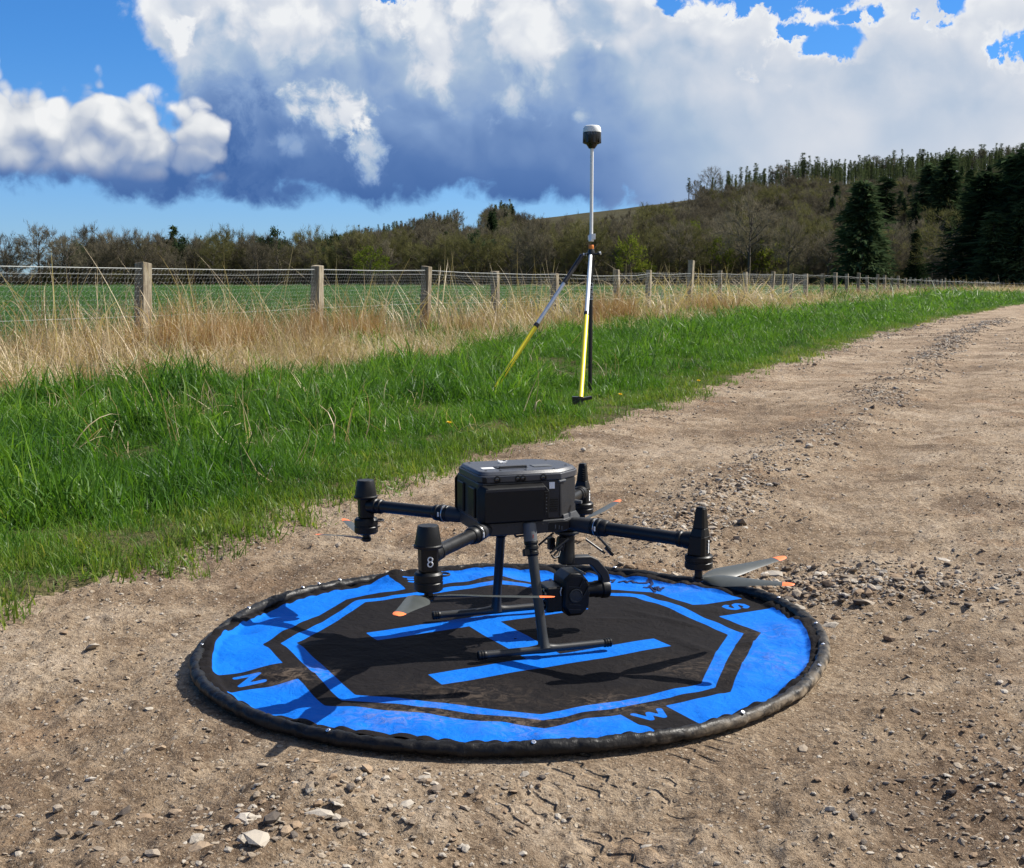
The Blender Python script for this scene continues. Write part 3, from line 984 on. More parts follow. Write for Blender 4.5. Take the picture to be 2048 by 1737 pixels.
def make_grass():
    r = np.random.default_rng(21)
    src = [with_mat(blades(100 + i, 34, .085, .04, .115, .0044, .55, 1.3), M_GRASS) for i in range(5)]
    src += [with_mat(blades(110 + i, 32, .085, .11, .23, .0060, .42, 1.6, 4), M_GRASS) for i in range(3)]
    x, y, R = sample(94000, 2.6, 75, -.42, seed=3)
    s = road_s(x, y); t = -s / np.maximum(xe(y) - xf(y), .5)
    bound = .60 + .34 * fbm(x * .55, y * .55, 3, 15) + .10 * fbm(x * 2, y * 2, 2, 16)
    dens = sstep(-.02, -.30, s) * .9 + .1 * (s < -.02)
    keep = (s < .02) & (r.random(len(x)) < dens) & ((t < bound) | (r.random(len(x)) < .10)) & (t < 1.15)
    x, y, R, t, s, bound = (q[keep] for q in (x, y, R, t, s, bound))
    lush = np.clip((t - .1) * 1.6, 0, 1) * (.55 + .9 * np.clip(fbm(x * .8, y * .8, 3, 18) + .35, 0, 1))
    lush = lush * sstep(.25, .7, np.hypot(x - .46, y - 8.3))
    idx = np.where(r.random(len(x)) < lush * .55, 5 + r.integers(0, 3, len(x)), r.integers(0, 5, len(x)))
    edge = sstep(-.02, -.65, s)
    sc = (.45 + .60 * edge) * r.uniform(.6, 1.35, len(x)) * (1 + .008 * R) * (.55 + .45 * sstep(.2, .8, np.hypot(x - .50, y - 8.25))) * np.clip(.85 + 1.15 * fbm(x * 1.6, y * 1.6, 2, 19) + .6 * fbm(x * 4.5, y * 4.5, 2, 20), .35, 1.6)
    ft = np.exp(-(((x + .13) / .45) ** 2 + ((y - 8.75) / .40) ** 2))          # a longer clump round the left leg's foot
    sc = sc * (1 + .75 * ft); idx = np.where(ft > .4, 5 + idx % 3, idx)
    wid = np.maximum(1, R / 14) ** .7
    rot = np.stack([r.normal(0, .30, len(x)), r.normal(0, .30, len(x)) + .12, r.uniform(0, 6.28, len(x))], 1)
    pos = np.stack([x, y, ground_z(x, y, False) - .005], 1)
    scatter('verge_grass', src, pos, rot, np.stack([sc * wid, sc * wid, sc], 1), idx, 'bright green grass growing on the verge beside the track')

    # pale dead blades lying through the green
    src = [with_mat(blades(140 + i, 7, .10, .14, .42, .0042, .75, 1.3, 5, .5), M_STRAW) for i in range(4)]
    x, y, R = sample(10800, 3.2, 45, -.5, seed=14)
    t = -road_s(x, y) / np.maximum(xe(y) - xf(y), .5)
    keep = (t > .03) & (t < .8) & (r.random(len(x)) < np.clip(-.05 + .9 * fbm(x * .9, y * .9, 3, 66), .015, .5) * (.25 + 1.1 * np.clip(t, 0, 1)))
    x, y, R = x[keep], y[keep], R[keep]
    sc = r.uniform(.6, 1.2, len(x))
    rot = np.stack([r.normal(0, .4, len(x)), r.normal(0, .4, len(x)), r.uniform(0, 6.28, len(x))], 1)
    scatter('dead_grass', src, np.stack([x, y, ground_z(x, y, False)], 1), rot, np.stack([sc, sc, sc], 1), r.integers(0, 4, len(x)), 'pale dead blades scattered through the green verge')

    # worn yellowish grass at the very edge of the track
    src = [with_mat(blades(130 + i, 20, .06, .03, .085, .0045, .95, 1.4), M_EDGE) for i in range(4)]
    x, y, R = sample(94000, 2.6, 45, -.42, seed=4)
    s = road_s(x, y)
    keep = (s < .16) & (s > -.65) & (r.random(len(x)) < np.exp(-((s + .22) / .30) ** 2) * np.clip(.85 + 2.0 * fbm(x * 3, y * 3, 2, 61), .05, 1))
    x, y, R = x[keep], y[keep], R[keep]
    sc = r.uniform(.7, 1.3, len(x)) * (1 + .012 * R)
    rot = np.stack([r.normal(0, .2, len(x)), r.normal(0, .2, len(x)), r.uniform(0, 6.28, len(x))], 1)
    scatter('edge_grass', src, np.stack([x, y, ground_z(x, y) - .004], 1), rot, np.stack([sc, sc, sc], 1), r.integers(0, 4, len(x)), 'short worn grass straggling onto the edge of the track')

    # dry straw under and along the fence
    src = [with_mat(blades(150 + i, 15, .20, .40, 1.0, .0072, .55, 2.2, 7, .5), M_STRAW) for i in range(5)]
    src += [with_mat(blades(160 + i, 26, .12, .50, 1.0, .0055, .22, .8, 6, .5), M_RUST) for i in range(2)]
    src += [with_mat(blades(170 + i, 22, .28, .25, .70, .0070, 1.05, 1.6, 6, .5), M_STRAW) for i in range(3)]
    x, y, R = sample(72000, 7, 240, -.8, seed=6)
    s = x - xe(y); fx = xf(y); t = (xe(y) - x) / np.maximum(xe(y) - fx, .5)
    bound = .60 + .34 * fbm(x * .55, y * .55, 3, 15) + .10 * fbm(x * 2, y * 2, 2, 16)
    over = (x - fx)
    patch = np.clip(.48 + 2.3 * fbm(x * .75, y * .75, 3, 64), .07, 1)
    keep = (t > bound) & (over > -1.0) & (r.random(len(x)) < np.where(over < -.3, .25, 1.0) * patch)
    x, y, R, t, over = (q[keep] for q in (x, y, R, t, over))
    k = r.random(len(x)); clump = fbm(x * .6, y * .6, 2, 63)
    idx = np.where(clump > .14, np.where(k < .6, 5 + r.integers(0, 2, len(x)), r.integers(0, 5, len(x))), np.where(k < .55, 7 + r.integers(0, 3, len(x)), r.integers(0, 5, len(x))))
    sc = r.uniform(.5, 1.15, len(x)) * (.60 + .40 * np.clip((t - .6) * 2.2, 0, 1)) * np.clip(.9 + .8 * fbm(x * .9, y * .9, 2, 65), .5, 1.35)
    wid = np.maximum(1, R / 18) ** .6
    rot = np.stack([r.normal(0, .34, len(x)), r.normal(.06, .34, len(x)), r.uniform(0, 6.28, len(x))], 1)
    # rusty clumps against the posts and a flattened tangle at the left
    ex, ey, ei, es = [], [], [], []
    for px, Y, wx, k, kind, sz in ((345, 12.9, .50, 60, 5, 1.0), (450, 13.3, .30, 26, 5, 1.0), (700, 15.6, .45, 60, 5, 1.05), (600, 15.8, .5, 34, 5, .8), (1205, 26.5, .5, 46, 5, 1.15), (1420, 33, .8, 50, 5, 1.0), (905, 19, .5, 30, 5, .8), (60, 10.4, .9, 70, 7, 1.1), (190, 11.0, .8, 60, 7, 1.1), (120, 11.2, 1.2, 50, 0, 1.1), (520, 13.6, .8, 50, 0, .95), (680, 14.2, .5, 40, 7, .9)):
        cx = (px - 1024) / FPX * Y
        for _ in range(k):
            ex.append(cx + r.normal(0, wx * .6)); ey.append(Y + r.normal(0, wx * .5)); ei.append(kind + r.integers(0, 2 if kind == 5 else 3)); es.append(sz * r.uniform(.42, .88))
    ne = len(ex)
    x = np.concatenate([x, ex]); y = np.concatenate([y, ey]); idx = np.concatenate([idx, ei]); sc = np.concatenate([sc, es]); wid = np.concatenate([wid, np.ones(ne)])
    rot = np.concatenate([rot, np.stack([r.normal(0, .25, ne), r.normal(0, .25, ne), r.uniform(0, 6.28, ne)], 1)])
    scatter('dry_grass', src, np.stack([x, y, ground_z(x, y, False) - .01], 1), rot, np.stack([sc * wid, sc * wid, sc], 1), idx, 'tangle of pale dry grass along the wire fence')

    # straggling single stems that rise above the wires
    src = [with_mat(blades(180 + i, 2, .05, .85, 1.45, .0085, .24, 1.45, 10, .6), M_STRAW) for i in range(6)]
    n = 520
    y = r.uniform(11, 42, n) ; y = 11 + (y - 11) ** 1.1 * .75
    x = xf(y) + r.normal(.25, .45, n)
    sc = r.uniform(.7, 1.12, n)
    wid = np.maximum(1.0, y / 14)
    rot = np.stack([r.normal(0, .12, n), r.normal(0, .12, n), r.uniform(0, 6.28, n)], 1)
    scatter('tall_grass_stems', src, np.stack([x, y, ground_z(x, y, False)], 1), rot, np.stack([sc * wid, sc * wid, sc], 1), r.integers(0, 6, n), 'tall dry stems arching above the fence wires')

    # crop in the field beyond the fence
    src = [with_mat(blades(200 + i, 22, .16, .08, .17, .0075, .35, .9), M_CROP) for i in range(4)]
    x, y, R = sample(64000, 8, 330, -.45, seed=8)
    keep = (x < xf(y) - .7) & (y < 326)
    x, y, R = x[keep], y[keep], R[keep]
    sc = r.uniform(.8, 1.2, len(x)); wid = np.maximum(1, R / 13)
    rot = np.stack([r.normal(0, .1, len(x)), r.normal(0, .1, len(x)), r.uniform(0, 6.28, len(x))], 1)
    scatter('young_crop', src, np.stack([x, y, ground_z(x, y, False) - .005], 1), rot, np.stack([sc * wid, sc * wid, sc * (1 + .002 * R)], 1), r.integers(0, 4, len(x)), 'short dark green crop covering the field')

    # pale rough grass along the far side of the field
    src = [with_mat(blades(220 + i, 40, 1.2, .5, 1.1, .05, .3, .6, 3), M_STRAW) for i in range(3)]
    n = 3300
    px = r.uniform(-700, 2150, n)
    Y = np.where(px < 1050, r.uniform(318, 330, n), np.where(px < 1560, r.uniform(288, 303, n), r.uniform(225, 285, n)))
    x = (px - 1024) / FPX * Y
    sc = r.uniform(.7, 1.25, n)
    scatter('far_dry_grass', src, np.stack([x, Y, np.full(n, .1)], 1), np.stack([np.zeros(n), np.zeros(n), r.uniform(0, 6.28, n)], 1), np.stack([sc * 1.3, sc * 1.3, sc], 1), r.integers(0, 3, n), 'strip of pale rough grass below the far treeline')


make_grass()

# ------------------------------------------------------------------ fence
M_POST = None


def mat_wood():
    m, nt, bs = new_mat('weathered_post')
    tc = nt.nodes.new('ShaderNodeTexCoord')
    mp = nt.nodes.new('ShaderNodeMapping'); mp.inputs['Scale'].default_value = (14, 14, 1.2)
    nt.links.new(tc.outputs['Object'], mp.inputs[0])
    oi = nt.nodes.new('ShaderNodeObjectInfo')
    n = noise(nt, mp.outputs[0], 3.5, 6, .65); n2 = noise(nt, tc.outputs['Object'], 9, 5, .6)
    c = ramp(nt, (n * .7 + n2 * .35 + S(nt, oi.outputs['Random']) * .12 - .1), [(.2, (.05, .038, .026)), (.42, (.17, .140, .100)), (.60, (.31, .27, .20)), (.8, (.44, .40, .31))])
    nt.links.new(c, bs.inputs['Base Color']); bs.inputs['Roughness'].default_value = .95; bs.inputs['Specular IOR Level'].default_value = .2
    bn = nt.nodes.new('ShaderNodeBump'); bn.inputs['Strength'].default_value = .7; bn.inputs['Distance'].default_value = .008
    nt.links.new(n.k, bn.inputs['Height']); nt.links.new(bn.outputs[0], bs.inputs['Normal'])
    return m


M_POST = mat_wood()
M_WIRE = plain('galvanised_wire', (.36, .38, .37), .55, .3, var=.2)
M_NET = plain('netting_wire', (.24, .25, .24), .6, .2, var=.2)


def make_fence():
    f = empty('wire_fence', (float(xf(13.5)), 13.5, 0))
    o0 = Vector(f.location)
    tag(f, 'long post and wire fence with rabbit netting beside the green field', 'fence')
    spec = [(-330, 9.4, 1.1), (-20, 11.1, 0), (285, 13.5, 1.09), (635, 16.8, 1.07), (850, 19.8, 1.08), (993, 22.45, 1.06), (1110, 25.2, 1.04), (1233, 29, 1.19), (1295, 31.3, 1.14), (1375, 35, 1.46), (1437, 38.5, 1.20),
            (1490, 42, 1.19), (1540, 46, 1.22), (1577, 49.6, 1.17), (1608, 53, 1.18), (1640, 57, 1.2)]
    ys = [s[1] for s in spec if s[2]]; hs = [s[2] for s in spec if s[2]]
    y = 57.0
    while y < 228:
        y += 3.9 if y < 120 else 4.6
        ys.append(y); hs.append(1.30 + random.uniform(-.06, .14))
    rr = random.Random(4)
    tops = []
    for i, (y, h) in enumerate(zip(ys, hs)):
        x = float(xf(y)); z = float(ground_z(x, y, False))
        w = .135 if i < 7 else .125 if y < 50 else .17
        if h > 1.4: w = .15
        d = math.atan2(float(xf(y + 1) - xf(y - 1)) / 2, 1)      # heading of the fence from +Y
        mb = MB()
        k = 5
        pts = []
        c45 = [(-1, -1), (1, -1), (1, 1), (-1, 1)]
        vs, fs = [], []
        for j in range(k + 1):
            t = j / k; ww = w * (1 + .04 * math.sin(j * 2.1 + i))
            for q, (a, b) in enumerate(c45):
                zz = -.15 + t * (h + .15) + (rr.uniform(-.012, .012) if j == k else 0)
                vs.append((a * ww / 2 + rr.uniform(-.003, .003), b * ww / 2 + rr.uniform(-.003, .003), zz))
        for j in range(k):
            for q in range(4): fs.append((j * 4 + q, j * 4 + (q + 1) % 4, j * 4 + 4 + (q + 1) % 4, j * 4 + 4 + q))
        fs.append((k * 4, k * 4 + 1, k * 4 + 2, k * 4 + 3))
        mb.raw(vs, fs)
        p = mb.build('post', M_POST, f, bevel=.008 if i < 8 else 0, smooth=0)
        p.location = Vector((x, y, z)) - o0
        p.rotation_euler = (rr.uniform(-.05, .05), rr.uniform(-.06, .06), -d + rr.uniform(-.12, .12))
        tops.append((x, y, z, d))
    # wires, strained on the track side of the posts
    def off(t): return (t[0] + math.cos(t[3]) * .068, t[1] - math.sin(t[3]) * .068)
    for hgt, rad in ((1.02, .0036), (.955, .0013), (.50, .0013)):
        pts = []; rads = []
        for i, t in enumerate(tops):
            ox, oy = off(t)
            hh = hgt + (.10 * min(max(t[1] - 26, 0) / 14, 1) if hgt > .6 else 0)
            pts.append((ox - o0.x, oy - o0.y, t[2] + hh)); rads.append(rad * max(1, t[1] / 45))
            if i + 1 < len(tops):
                u = tops[i + 1]; nx, ny = off(u)
                pts.append(((ox + nx) / 2 - o0.x, (oy + ny) / 2 - o0.y, (t[2] + u[2]) / 2 + hh - .012)); rads.append(rad * max(1, t[1] / 45))
        MB().tube(pts, rads, 4).build('wire', M_WIRE, f)
    # hexagonal netting, one panel per bay near the camera
    for i in range(13):
        a, b = tops[i], tops[i + 1]
        ax, ay = off(a); bx, by = off(b)
        L = math.hypot(bx - ax, by - ay)
        hw = .062 if i < 5 else .10
        rw = .0013 * (1 if i < 5 else .9)
        top = 1.0 if i < 6 else 1.08
        rows = int(top / (hw * .75)); cols = int(L / hw)
        segs = []
        for rI in range(rows + 1):
            z0 = .02 + rI * hw * .75
            sh = (rI % 2) * hw / 2
            for cI in range(cols):
                u = cI * hw + sh
                if u + hw > L: continue
                m = (u + hw / 2, z0 + hw * .25); l = (u, z0); rg = (u + hw, z0)
                segs += [(l, m), (m, rg), (l, (u, z0 - hw * .5))]
        Sg = np.array(segs) + np.random.default_rng(i).normal(0, .0012, (len(segs), 2, 2))
        dx, dy = (bx - ax) / L, (by - ay) / L

        def to3(p): return np.stack([ax - o0.x + dx * p[:, 0], ay - o0.y + dy * p[:, 0], p[:, 1] + a[2] + (b[2] - a[2]) * p[:, 0] / L], 1)
        P0, P1 = to3(Sg[:, 0]), to3(Sg[:, 1])
        T = P1 - P0; T /= np.linalg.norm(T, axis=1)[:, None]
        Nn = np.array([dy, -dx, 0.0])
        Bn = np.cross(T, Nn)
        ring = []
        for k3 in range(3):
            w3 = 2 * math.pi * k3 / 3
            o3 = (Nn * math.cos(w3) + Bn * math.sin(w3)) * rw
            ring += [P0 + o3, P1 + o3]
        V = np.stack(ring, 1).reshape(-1, 3)
        base = np.arange(len(P0))[:, None] * 6
        F = np.concatenate([base + np.array(q) for q in ((0, 2, 3, 1), (2, 4, 5, 3), (4, 0, 1, 5))], 0)
        o = link('netting', np_mesh('netting', V, F, M_NET, False), f); o['kind'] = 'stuff'
    # a second line of short posts where the track meets the far hedge
    g = empty('wire_fence', ((1960 - 1024) / FPX * 225, 225, .16))
    tag(g, 'short far fence of leaning posts at the right end of the field', 'fence')
    go = Vector(g.location)
    for px in (1700, 1745, 1790, 1835, 1880, 1925, 1962, 2000, 2040, 2080):
        Y = 232 - (px - 1700) * .03
        mb = MB().box((0, 0, .6), (.2, .2, 1.35))
        p = mb.build('post', M_POST, g, smooth=0)
        p.location = Vector(((px - 1024) / FPX * Y, Y, .14)) - go; p.rotation_euler = (0, rr.uniform(-.15, .15), rr.uniform(0, 1))
    MB().tube([((px - 1024) / FPX * (232 - (px - 1700) * .03) - go.x, 232 - (px - 1700) * .03 - go.y, 1.1) for px in (1700, 1900, 2080)], .02, 4).build('wire', M_WIRE, g)


make_fence()

# ------------------------------------------------------------------ landing pad
PR = math.radians(28)
M_EYE = plain('eyelet_steel', (.75, .76, .78), .25, 1.0, var=.05)


def pad_res():
    pts = [(372, 1330), (1665, 1300), (1010, 1132), (1000, 1503), (440, 1255), (560, 1190), (1560, 1195), (1640, 1245), (500, 1437), (700, 1490), (1400, 1470), (1560, 1415), (1640, 1350), (780, 1150), (1300, 1148), (400, 1390)]
    A, Rr = [], []
    for q in pts:
        x, y = at_z(*q, .015); x -= PADC[0]; y -= PADC[1]
        A.append(math.atan2(y, x)); Rr.append(math.hypot(x, y) - .749)
    A, Rr = np.array(A), np.array(Rr)

    def f(th):
        th = np.asarray(th, float)[..., None]
        d = (th - A + math.pi) % (2 * math.pi) - math.pi
        w = np.exp(-(d / .32) ** 2) + 1e-4
        return (w * Rr).sum(-1) / w.sum(-1)
    return f


RES = pad_res()
FOLDS = [((835, 1372), (965, 1388), .007, .016), ((1180, 1395), (1330, 1345), .004, .02), ((1330, 1265), (1480, 1330), .005, .02), ((1240, 1215), (1440, 1262), .005, .016), ((1430, 1330), (1600, 1330), .006, .02),
         ((1400, 1380), (1560, 1390), .005, .018), ((700, 1250), (560, 1330), .003, .03), ((1150, 1235), (1330, 1240), .004, .018), ((560, 1345), (660, 1352), .005, .014), ((1450, 1290), (1620, 1275), .006, .014)]
FOLDW = [(at_z(*a, .012), at_z(*b, .012), h, w) for a, b, h, w in FOLDS]


def pad_z(x, y):
    """height of the cloth, x y in pad coordinates"""
    x = np.asarray(x, float); y = np.asarray(y, float)
    r = np.hypot(x, y); th = np.arctan2(y, x)
    a = .0028 + .0230 * sstep(.38, .64, r)
    z = .0075 + a * fbm(x * 4.2, y * 4.2, 3, 101) + (.0014 + .007 * sstep(.45, .66, r)) * fbm(x * 11, y * 11, 2, 102)
    z = z + sstep(.58, .70, r) * .012 * fbm(np.cos(th) * 9, np.sin(th) * 9, 2, 103)
    for (ax, ay), (bx, by), h, w in FOLDW:
        ax, ay, bx, by = ax - PADC[0], ay - PADC[1], bx - PADC[0], by - PADC[1]
        L2 = (bx - ax) ** 2 + (by - ay) ** 2
        t = np.clip(((x - ax) * (bx - ax) + (y - ay) * (by - ay)) / L2, 0, 1)
        d = np.hypot(x - ax - t * (bx - ax), y - ay - t * (by - ay))
        z = z + h * np.exp(-(d / w) ** 2) * np.sin(np.clip(t, .02, .98) * math.pi)
    fl = sstep(.685, .705, r)
    z = z + fl * (.008 + .006 * np.abs(np.sin(th * 42 + 5 * fbm(np.cos(th) * 4, np.sin(th) * 4, 2, 104))))
    return np.maximum(z, .003)


def seg_d(px, py, pts):
    d = np.full(px.shape, 9.0)
    for (ax, ay), (bx, by) in zip(pts[:-1], pts[1:]):
        L2 = (bx - ax) ** 2 + (by - ay) ** 2 + 1e-12
        t = np.clip(((px - ax) * (bx - ax) + (py - ay) * (by - ay)) / L2, 0, 1)
        d = np.minimum(d, np.hypot(px - ax - t * (bx - ax), py - ay - t * (by - ay)))
    return d


GLYPH = {'W': [[(-.045, .03), (-.022, -.03), (0, .018), (.022, -.03), (.045, .03)]],
         'N': [[(-.03, -.032), (-.03, .032), (.03, -.032), (.03, .032)]],
         'E': [[(.026, .032), (-.026, .032), (-.026, -.032), (.026, -.032)], [(-.026, 0), (.018, 0)]],
         'S': [[(.027, .020), (.018, .032), (-.012, .034), (-.027, .022), (-.024, .008), (.020, -.008), (.027, -.022), (.012, -.034), (-.018, -.032), (-.028, -.020)]]}


def print_sdf(x, y):
    """positive where the cloth is printed blue"""
    c, s = math.cos(PR), math.sin(PR)
    u = x * c + y * s; v = -x * s + y * c
    r = np.hypot(u, v)
    o = np.full(u.shape, -9.0)
    for k in range(8):
        a = k * math.pi / 4
        o = np.maximum(o, u * math.cos(a) + v * math.sin(a))
    ring = np.minimum(o - .480, .514 - o)
    outer = np.minimum(o - .552, .697 - r + .004 * fbm(u * 12, v * 12, 2, 111))
    let = np.full(u.shape, -9.0)
    for k, ch in enumerate('SENW'):
        a = k * math.pi / 2
        sx = u * math.cos(a) + v * math.sin(a); t = -u * math.sin(a) + v * math.cos(a)
        gap = np.maximum(np.abs(t) - .055, -sx)
        outer = np.minimum(outer, gap)
        # letters stand upright for a reader outside the pad
        gx, gy = t / .70, -(sx - (.585 if ch == 'W' else .635)) / .70
        for st in GLYPH[ch]: let = np.maximum(let, (.0098 - seg_d(gx, gy, st)) * .70)
    bar = lambda cu, cv, hu, hv: np.minimum(hu - np.abs(u - cu), hv - np.abs(v - cv))
    H = np.maximum(np.maximum(bar(0, .182, .297, .036), bar(0, -.188, .297, .036)), bar(-.008, 0, .044, .17))
    return np.maximum(np.maximum(ring, outer), np.maximum(H, let))


def mat_pad():
    m, nt, bs = new_mat('printed_pad_cloth')
    at = nt.nodes.new('ShaderNodeAttribute'); at.attribute_name = 'print'
    du = nt.nodes.new('ShaderNodeAttribute'); du.attribute_name = 'dust'
    tc = nt.nodes.new('ShaderNodeTexCoord'); P = tc.outputs['Object']
    f = S(nt, at.outputs['Fac']).ss(-.0007, .0007, kind='LINEAR')
    n = noise(nt, P, 9, 6, .6); w = noise(nt, P, 300, 2, .6)
    blue = mixc(nt, n, (.0012, .105, .46), (.003, .135, .56))
    black = mixc(nt, n, (.0055, .0047, .005), (.0115, .010, .0105))
    c = mixc(nt, f, black, blue)
    dn = noise(nt, P, 34, 8, .75, dist=1.2); dn2 = noise(nt, P, 5, 4, .6)
    dust = (S(nt, du.outputs['Fac']) * dn.ss(.42, .66)) + dn.ss(.50, .80) * dn2.ss(.48, .75) * .14 + noise(nt, P, 150, 4, .8).ss(.66, .75) * .06
    c = mixc(nt, dust.clamp() * .42, c, (.24, .18, .13))
    nt.links.new(c, bs.inputs['Base Color'])
    bs.inputs['Roughness'].default_value = .8; bs.inputs['Specular IOR Level'].default_value = .08
    bs.inputs['Sheen Weight'].default_value = .0
    bn = nt.nodes.new('ShaderNodeBump'); bn.inputs['Strength'].default_value = .65; bn.inputs['Distance'].default_value = .003
    nt.links.new((w * .25 + noise(nt, P, 34, 5, .6, dist=1.0) * 2.2 + noise(nt, P, 11, 3, .5, dist=1.5) * 3.0).k, bn.inputs['Height']); nt.links.new(bn.outputs[0], bs.inputs['Normal'])
    return m


def mat_rim():
    m, nt, bs = new_mat('black_vinyl_rim')
    tc = nt.nodes.new('ShaderNodeTexCoord'); P = tc.outputs['Object']
    sp = nt.nodes.new('ShaderNodeSeparateXYZ'); nt.links.new(P, sp.inputs[0])
    n = noise(nt, P, 30, 6, .65); n2 = noise(nt, P, 6, 4, .6)
    X, Y, Z = (S(nt, sp.outputs[i]) for i in range(3))
    low = Z.ss(.030, .008)
    rightside = (X * .9 - Y * .35).ss(.36, .74)
    dust = low * n.ss(.35, .62) * (rightside * .9 + .03) + n.ss(.58, .75) * n2.ss(.45, .7) * .08
    c = mixc(nt, dust.clamp(), mixc(nt, n, (.004, .004, .0045), (.010, .010, .0105)), (.33, .26, .18))
    nt.links.new(c, bs.inputs['Base Color'])
    nt.links.new((n * .22 + .32 + dust * .5).clamp().k, bs.inputs['Roughness'])
    bs.inputs['Specular IOR Level'].default_value = .22
    bn = nt.nodes.new('ShaderNodeBump'); bn.inputs['Strength'].default_value = .6; bn.inputs['Distance'].default_value = .005
    nt.links.new((noise(nt, P, 55, 4, .6) * .7 + noise(nt, P, 160, 3, .6) * .25).k, bn.inputs['Height']); nt.links.new(bn.outputs[0], bs.inputs['Normal'])
    return m


def make_pad():
    root = empty('landing_pad', (PADC[0], PADC[1], 0))
    tag(root, 'round blue and black cloth landing pad with a large H lying on the track', 'landing pad')
    na, nr = 760, 178
    th = np.linspace(0, 2 * math.pi, na, endpoint=False); rr = np.linspace(.004, .722, nr)
    T, R = np.meshgrid(th, rr)
    x0, y0 = np.cos(T) * R, np.sin(T) * R
    k = 1 + sstep(.40, .72, R) * RES(T) / .73
    X, Y = x0 * k, y0 * k
    Z = pad_z(x0, y0)
    idx = np.arange(T.size).reshape(T.shape)
    F = np.stack([idx[:-1], np.roll(idx[:-1], -1, 1), np.roll(idx[1:], -1, 1), idx[1:]], -1)[..., ::-1].reshape(-1, 4)
    sd = print_sdf(x0, y0)
    dust = np.zeros(T.shape)
    for px, py, rx, ry, a in ((800, 1432, 95, 24, 1.3), (585, 1350, 70, 14, 1.1), (1040, 1438, 120, 16, .9), (1235, 1402, 90, 16, 1.0), (930, 1385, 110, 26, .55), (1560, 1320, 70, 24, .7), (1540, 1262, 60, 16, .6), (1380, 1335, 80, 20, .5), (1370, 1168, 60, 12, .5), (1010, 1165, 60, 10, .5), (650, 1340, 40, 16, .6), (1080, 1465, 90, 10, .7)):
        cx, cy = at_z(px, py, .012); ex, _ = at_z(px + rx, py, .012); _, ey = at_z(px, py - ry, .012)
        dust += a * np.exp(-(((X + PADC[0] - cx) / (ex - cx)) ** 2 + ((Y + PADC[1] - cy) / (ey - cy)) ** 2))
    V = np.stack([X, Y, Z], -1).reshape(-1, 3)
    F = np.concatenate([F], 0)
    me = np_mesh('cloth', V, F, mat_pad(), True, {'print': ('FLOAT', sd), 'dust': ('FLOAT', dust)})
    link('cloth', me, root)
    # sprung hoop in its vinyl sleeve
    na, nb = 700, 18
    th = np.linspace(0, 2 * math.pi, na, endpoint=False); ph = np.linspace(0, 2 * math.pi, nb, endpoint=False)
    T, Ph = np.meshgrid(th, ph, indexing='ij')
    seam = np.abs(((T * 13.5 / 2 / math.pi * 6) % 1) - .5)
    tr = .0143 + .0036 * fbm(np.cos(T) * 18 + Ph * .8, np.sin(T) * 18 + np.cos(Ph) * 1.2, 3, 121) + .0030 * fbm(np.cos(T) * 60, np.sin(T) * 60 + np.cos(Ph) * 1.5, 2, 122) - .0022 * np.exp(-(seam / .05) ** 2)
    Rm = .729 + RES(T) + .003 * fbm(np.cos(T) * 5, np.sin(T) * 5, 2, 123)
    rad = Rm + np.cos(Ph) * tr
    zc = .0135 + .004 * fbm(np.cos(T) * 3, np.sin(T) * 3, 2, 124)
    V = np.stack([np.cos(T) * rad, np.sin(T) * rad, zc + np.sin(Ph) * tr * .95], -1).reshape(-1, 3)
    idx = np.arange(na * nb).reshape(na, nb)
    F = np.stack([idx, np.roll(idx, -1, 0), np.roll(np.roll(idx, -1, 0), -1, 1), np.roll(idx, -1, 1)], -1).reshape(-1, 4)
    link('rim', np_mesh('rim', V, F, mat_rim()), root)
    # eyelets on the rim
    em = MB().lathe([(.0, .0), (.0044, .0), (.0046, .0010), (.0036, .0018), (.0022, .0018), (.0019, .0004), (.0, .0004)], (0, 0, 0), 14).mesh('eyelet', M_EYE)
    for a in (-9, 5, 24, 66, 118, 134, 139.5, 144, 163, -171, -118, -87.5, -52, -22):
        t = math.radians(a); R = .729 + float(RES(t))
        tilt = -.5 if -170 < a < -10 else .25
        o = link('eyelet', em, root)
        o.location = (math.cos(t) * (R + .012 * math.sin(-tilt)), math.sin(t) * (R + .012 * math.sin(-tilt)), .0280)
        o.rotation_euler = (0, -tilt, t)
    # worn script along the far side, read from the other side
    M_INK = plain('dark_blue_print', (.006, .014, .055), .7, spec=.2)
    st = [[(965, 180), (975, 205), (990, 178)], [(975, 190), (1100, 182)], [(1060, 215), (1095, 172)], [(1150, 215), (1180, 205), (1240, 192), (1290, 235)], [(1240, 195), (1275, 212), (1335, 190), (1385, 240)],
          [(1390, 225), (1440, 238), (1500, 232), (1560, 225), (1600, 205)], [(1600, 205), (1640, 225), (1645, 245), (1600, 270)], [(1510, 285), (1570, 290), (1620, 280), (1660, 320), (1690, 355)], [(1655, 290), (1690, 330)], [(1690, 280), (1705, 325)], [(1725, 275), (1735, 325), (1765, 340)], [(1760, 300), (1780, 320)], [(1795, 285), (1810, 300)],
          [(150, 165), (185, 205), (235, 185), (280, 180)], [(185, 205), (200, 190)]]
    mb = MB()
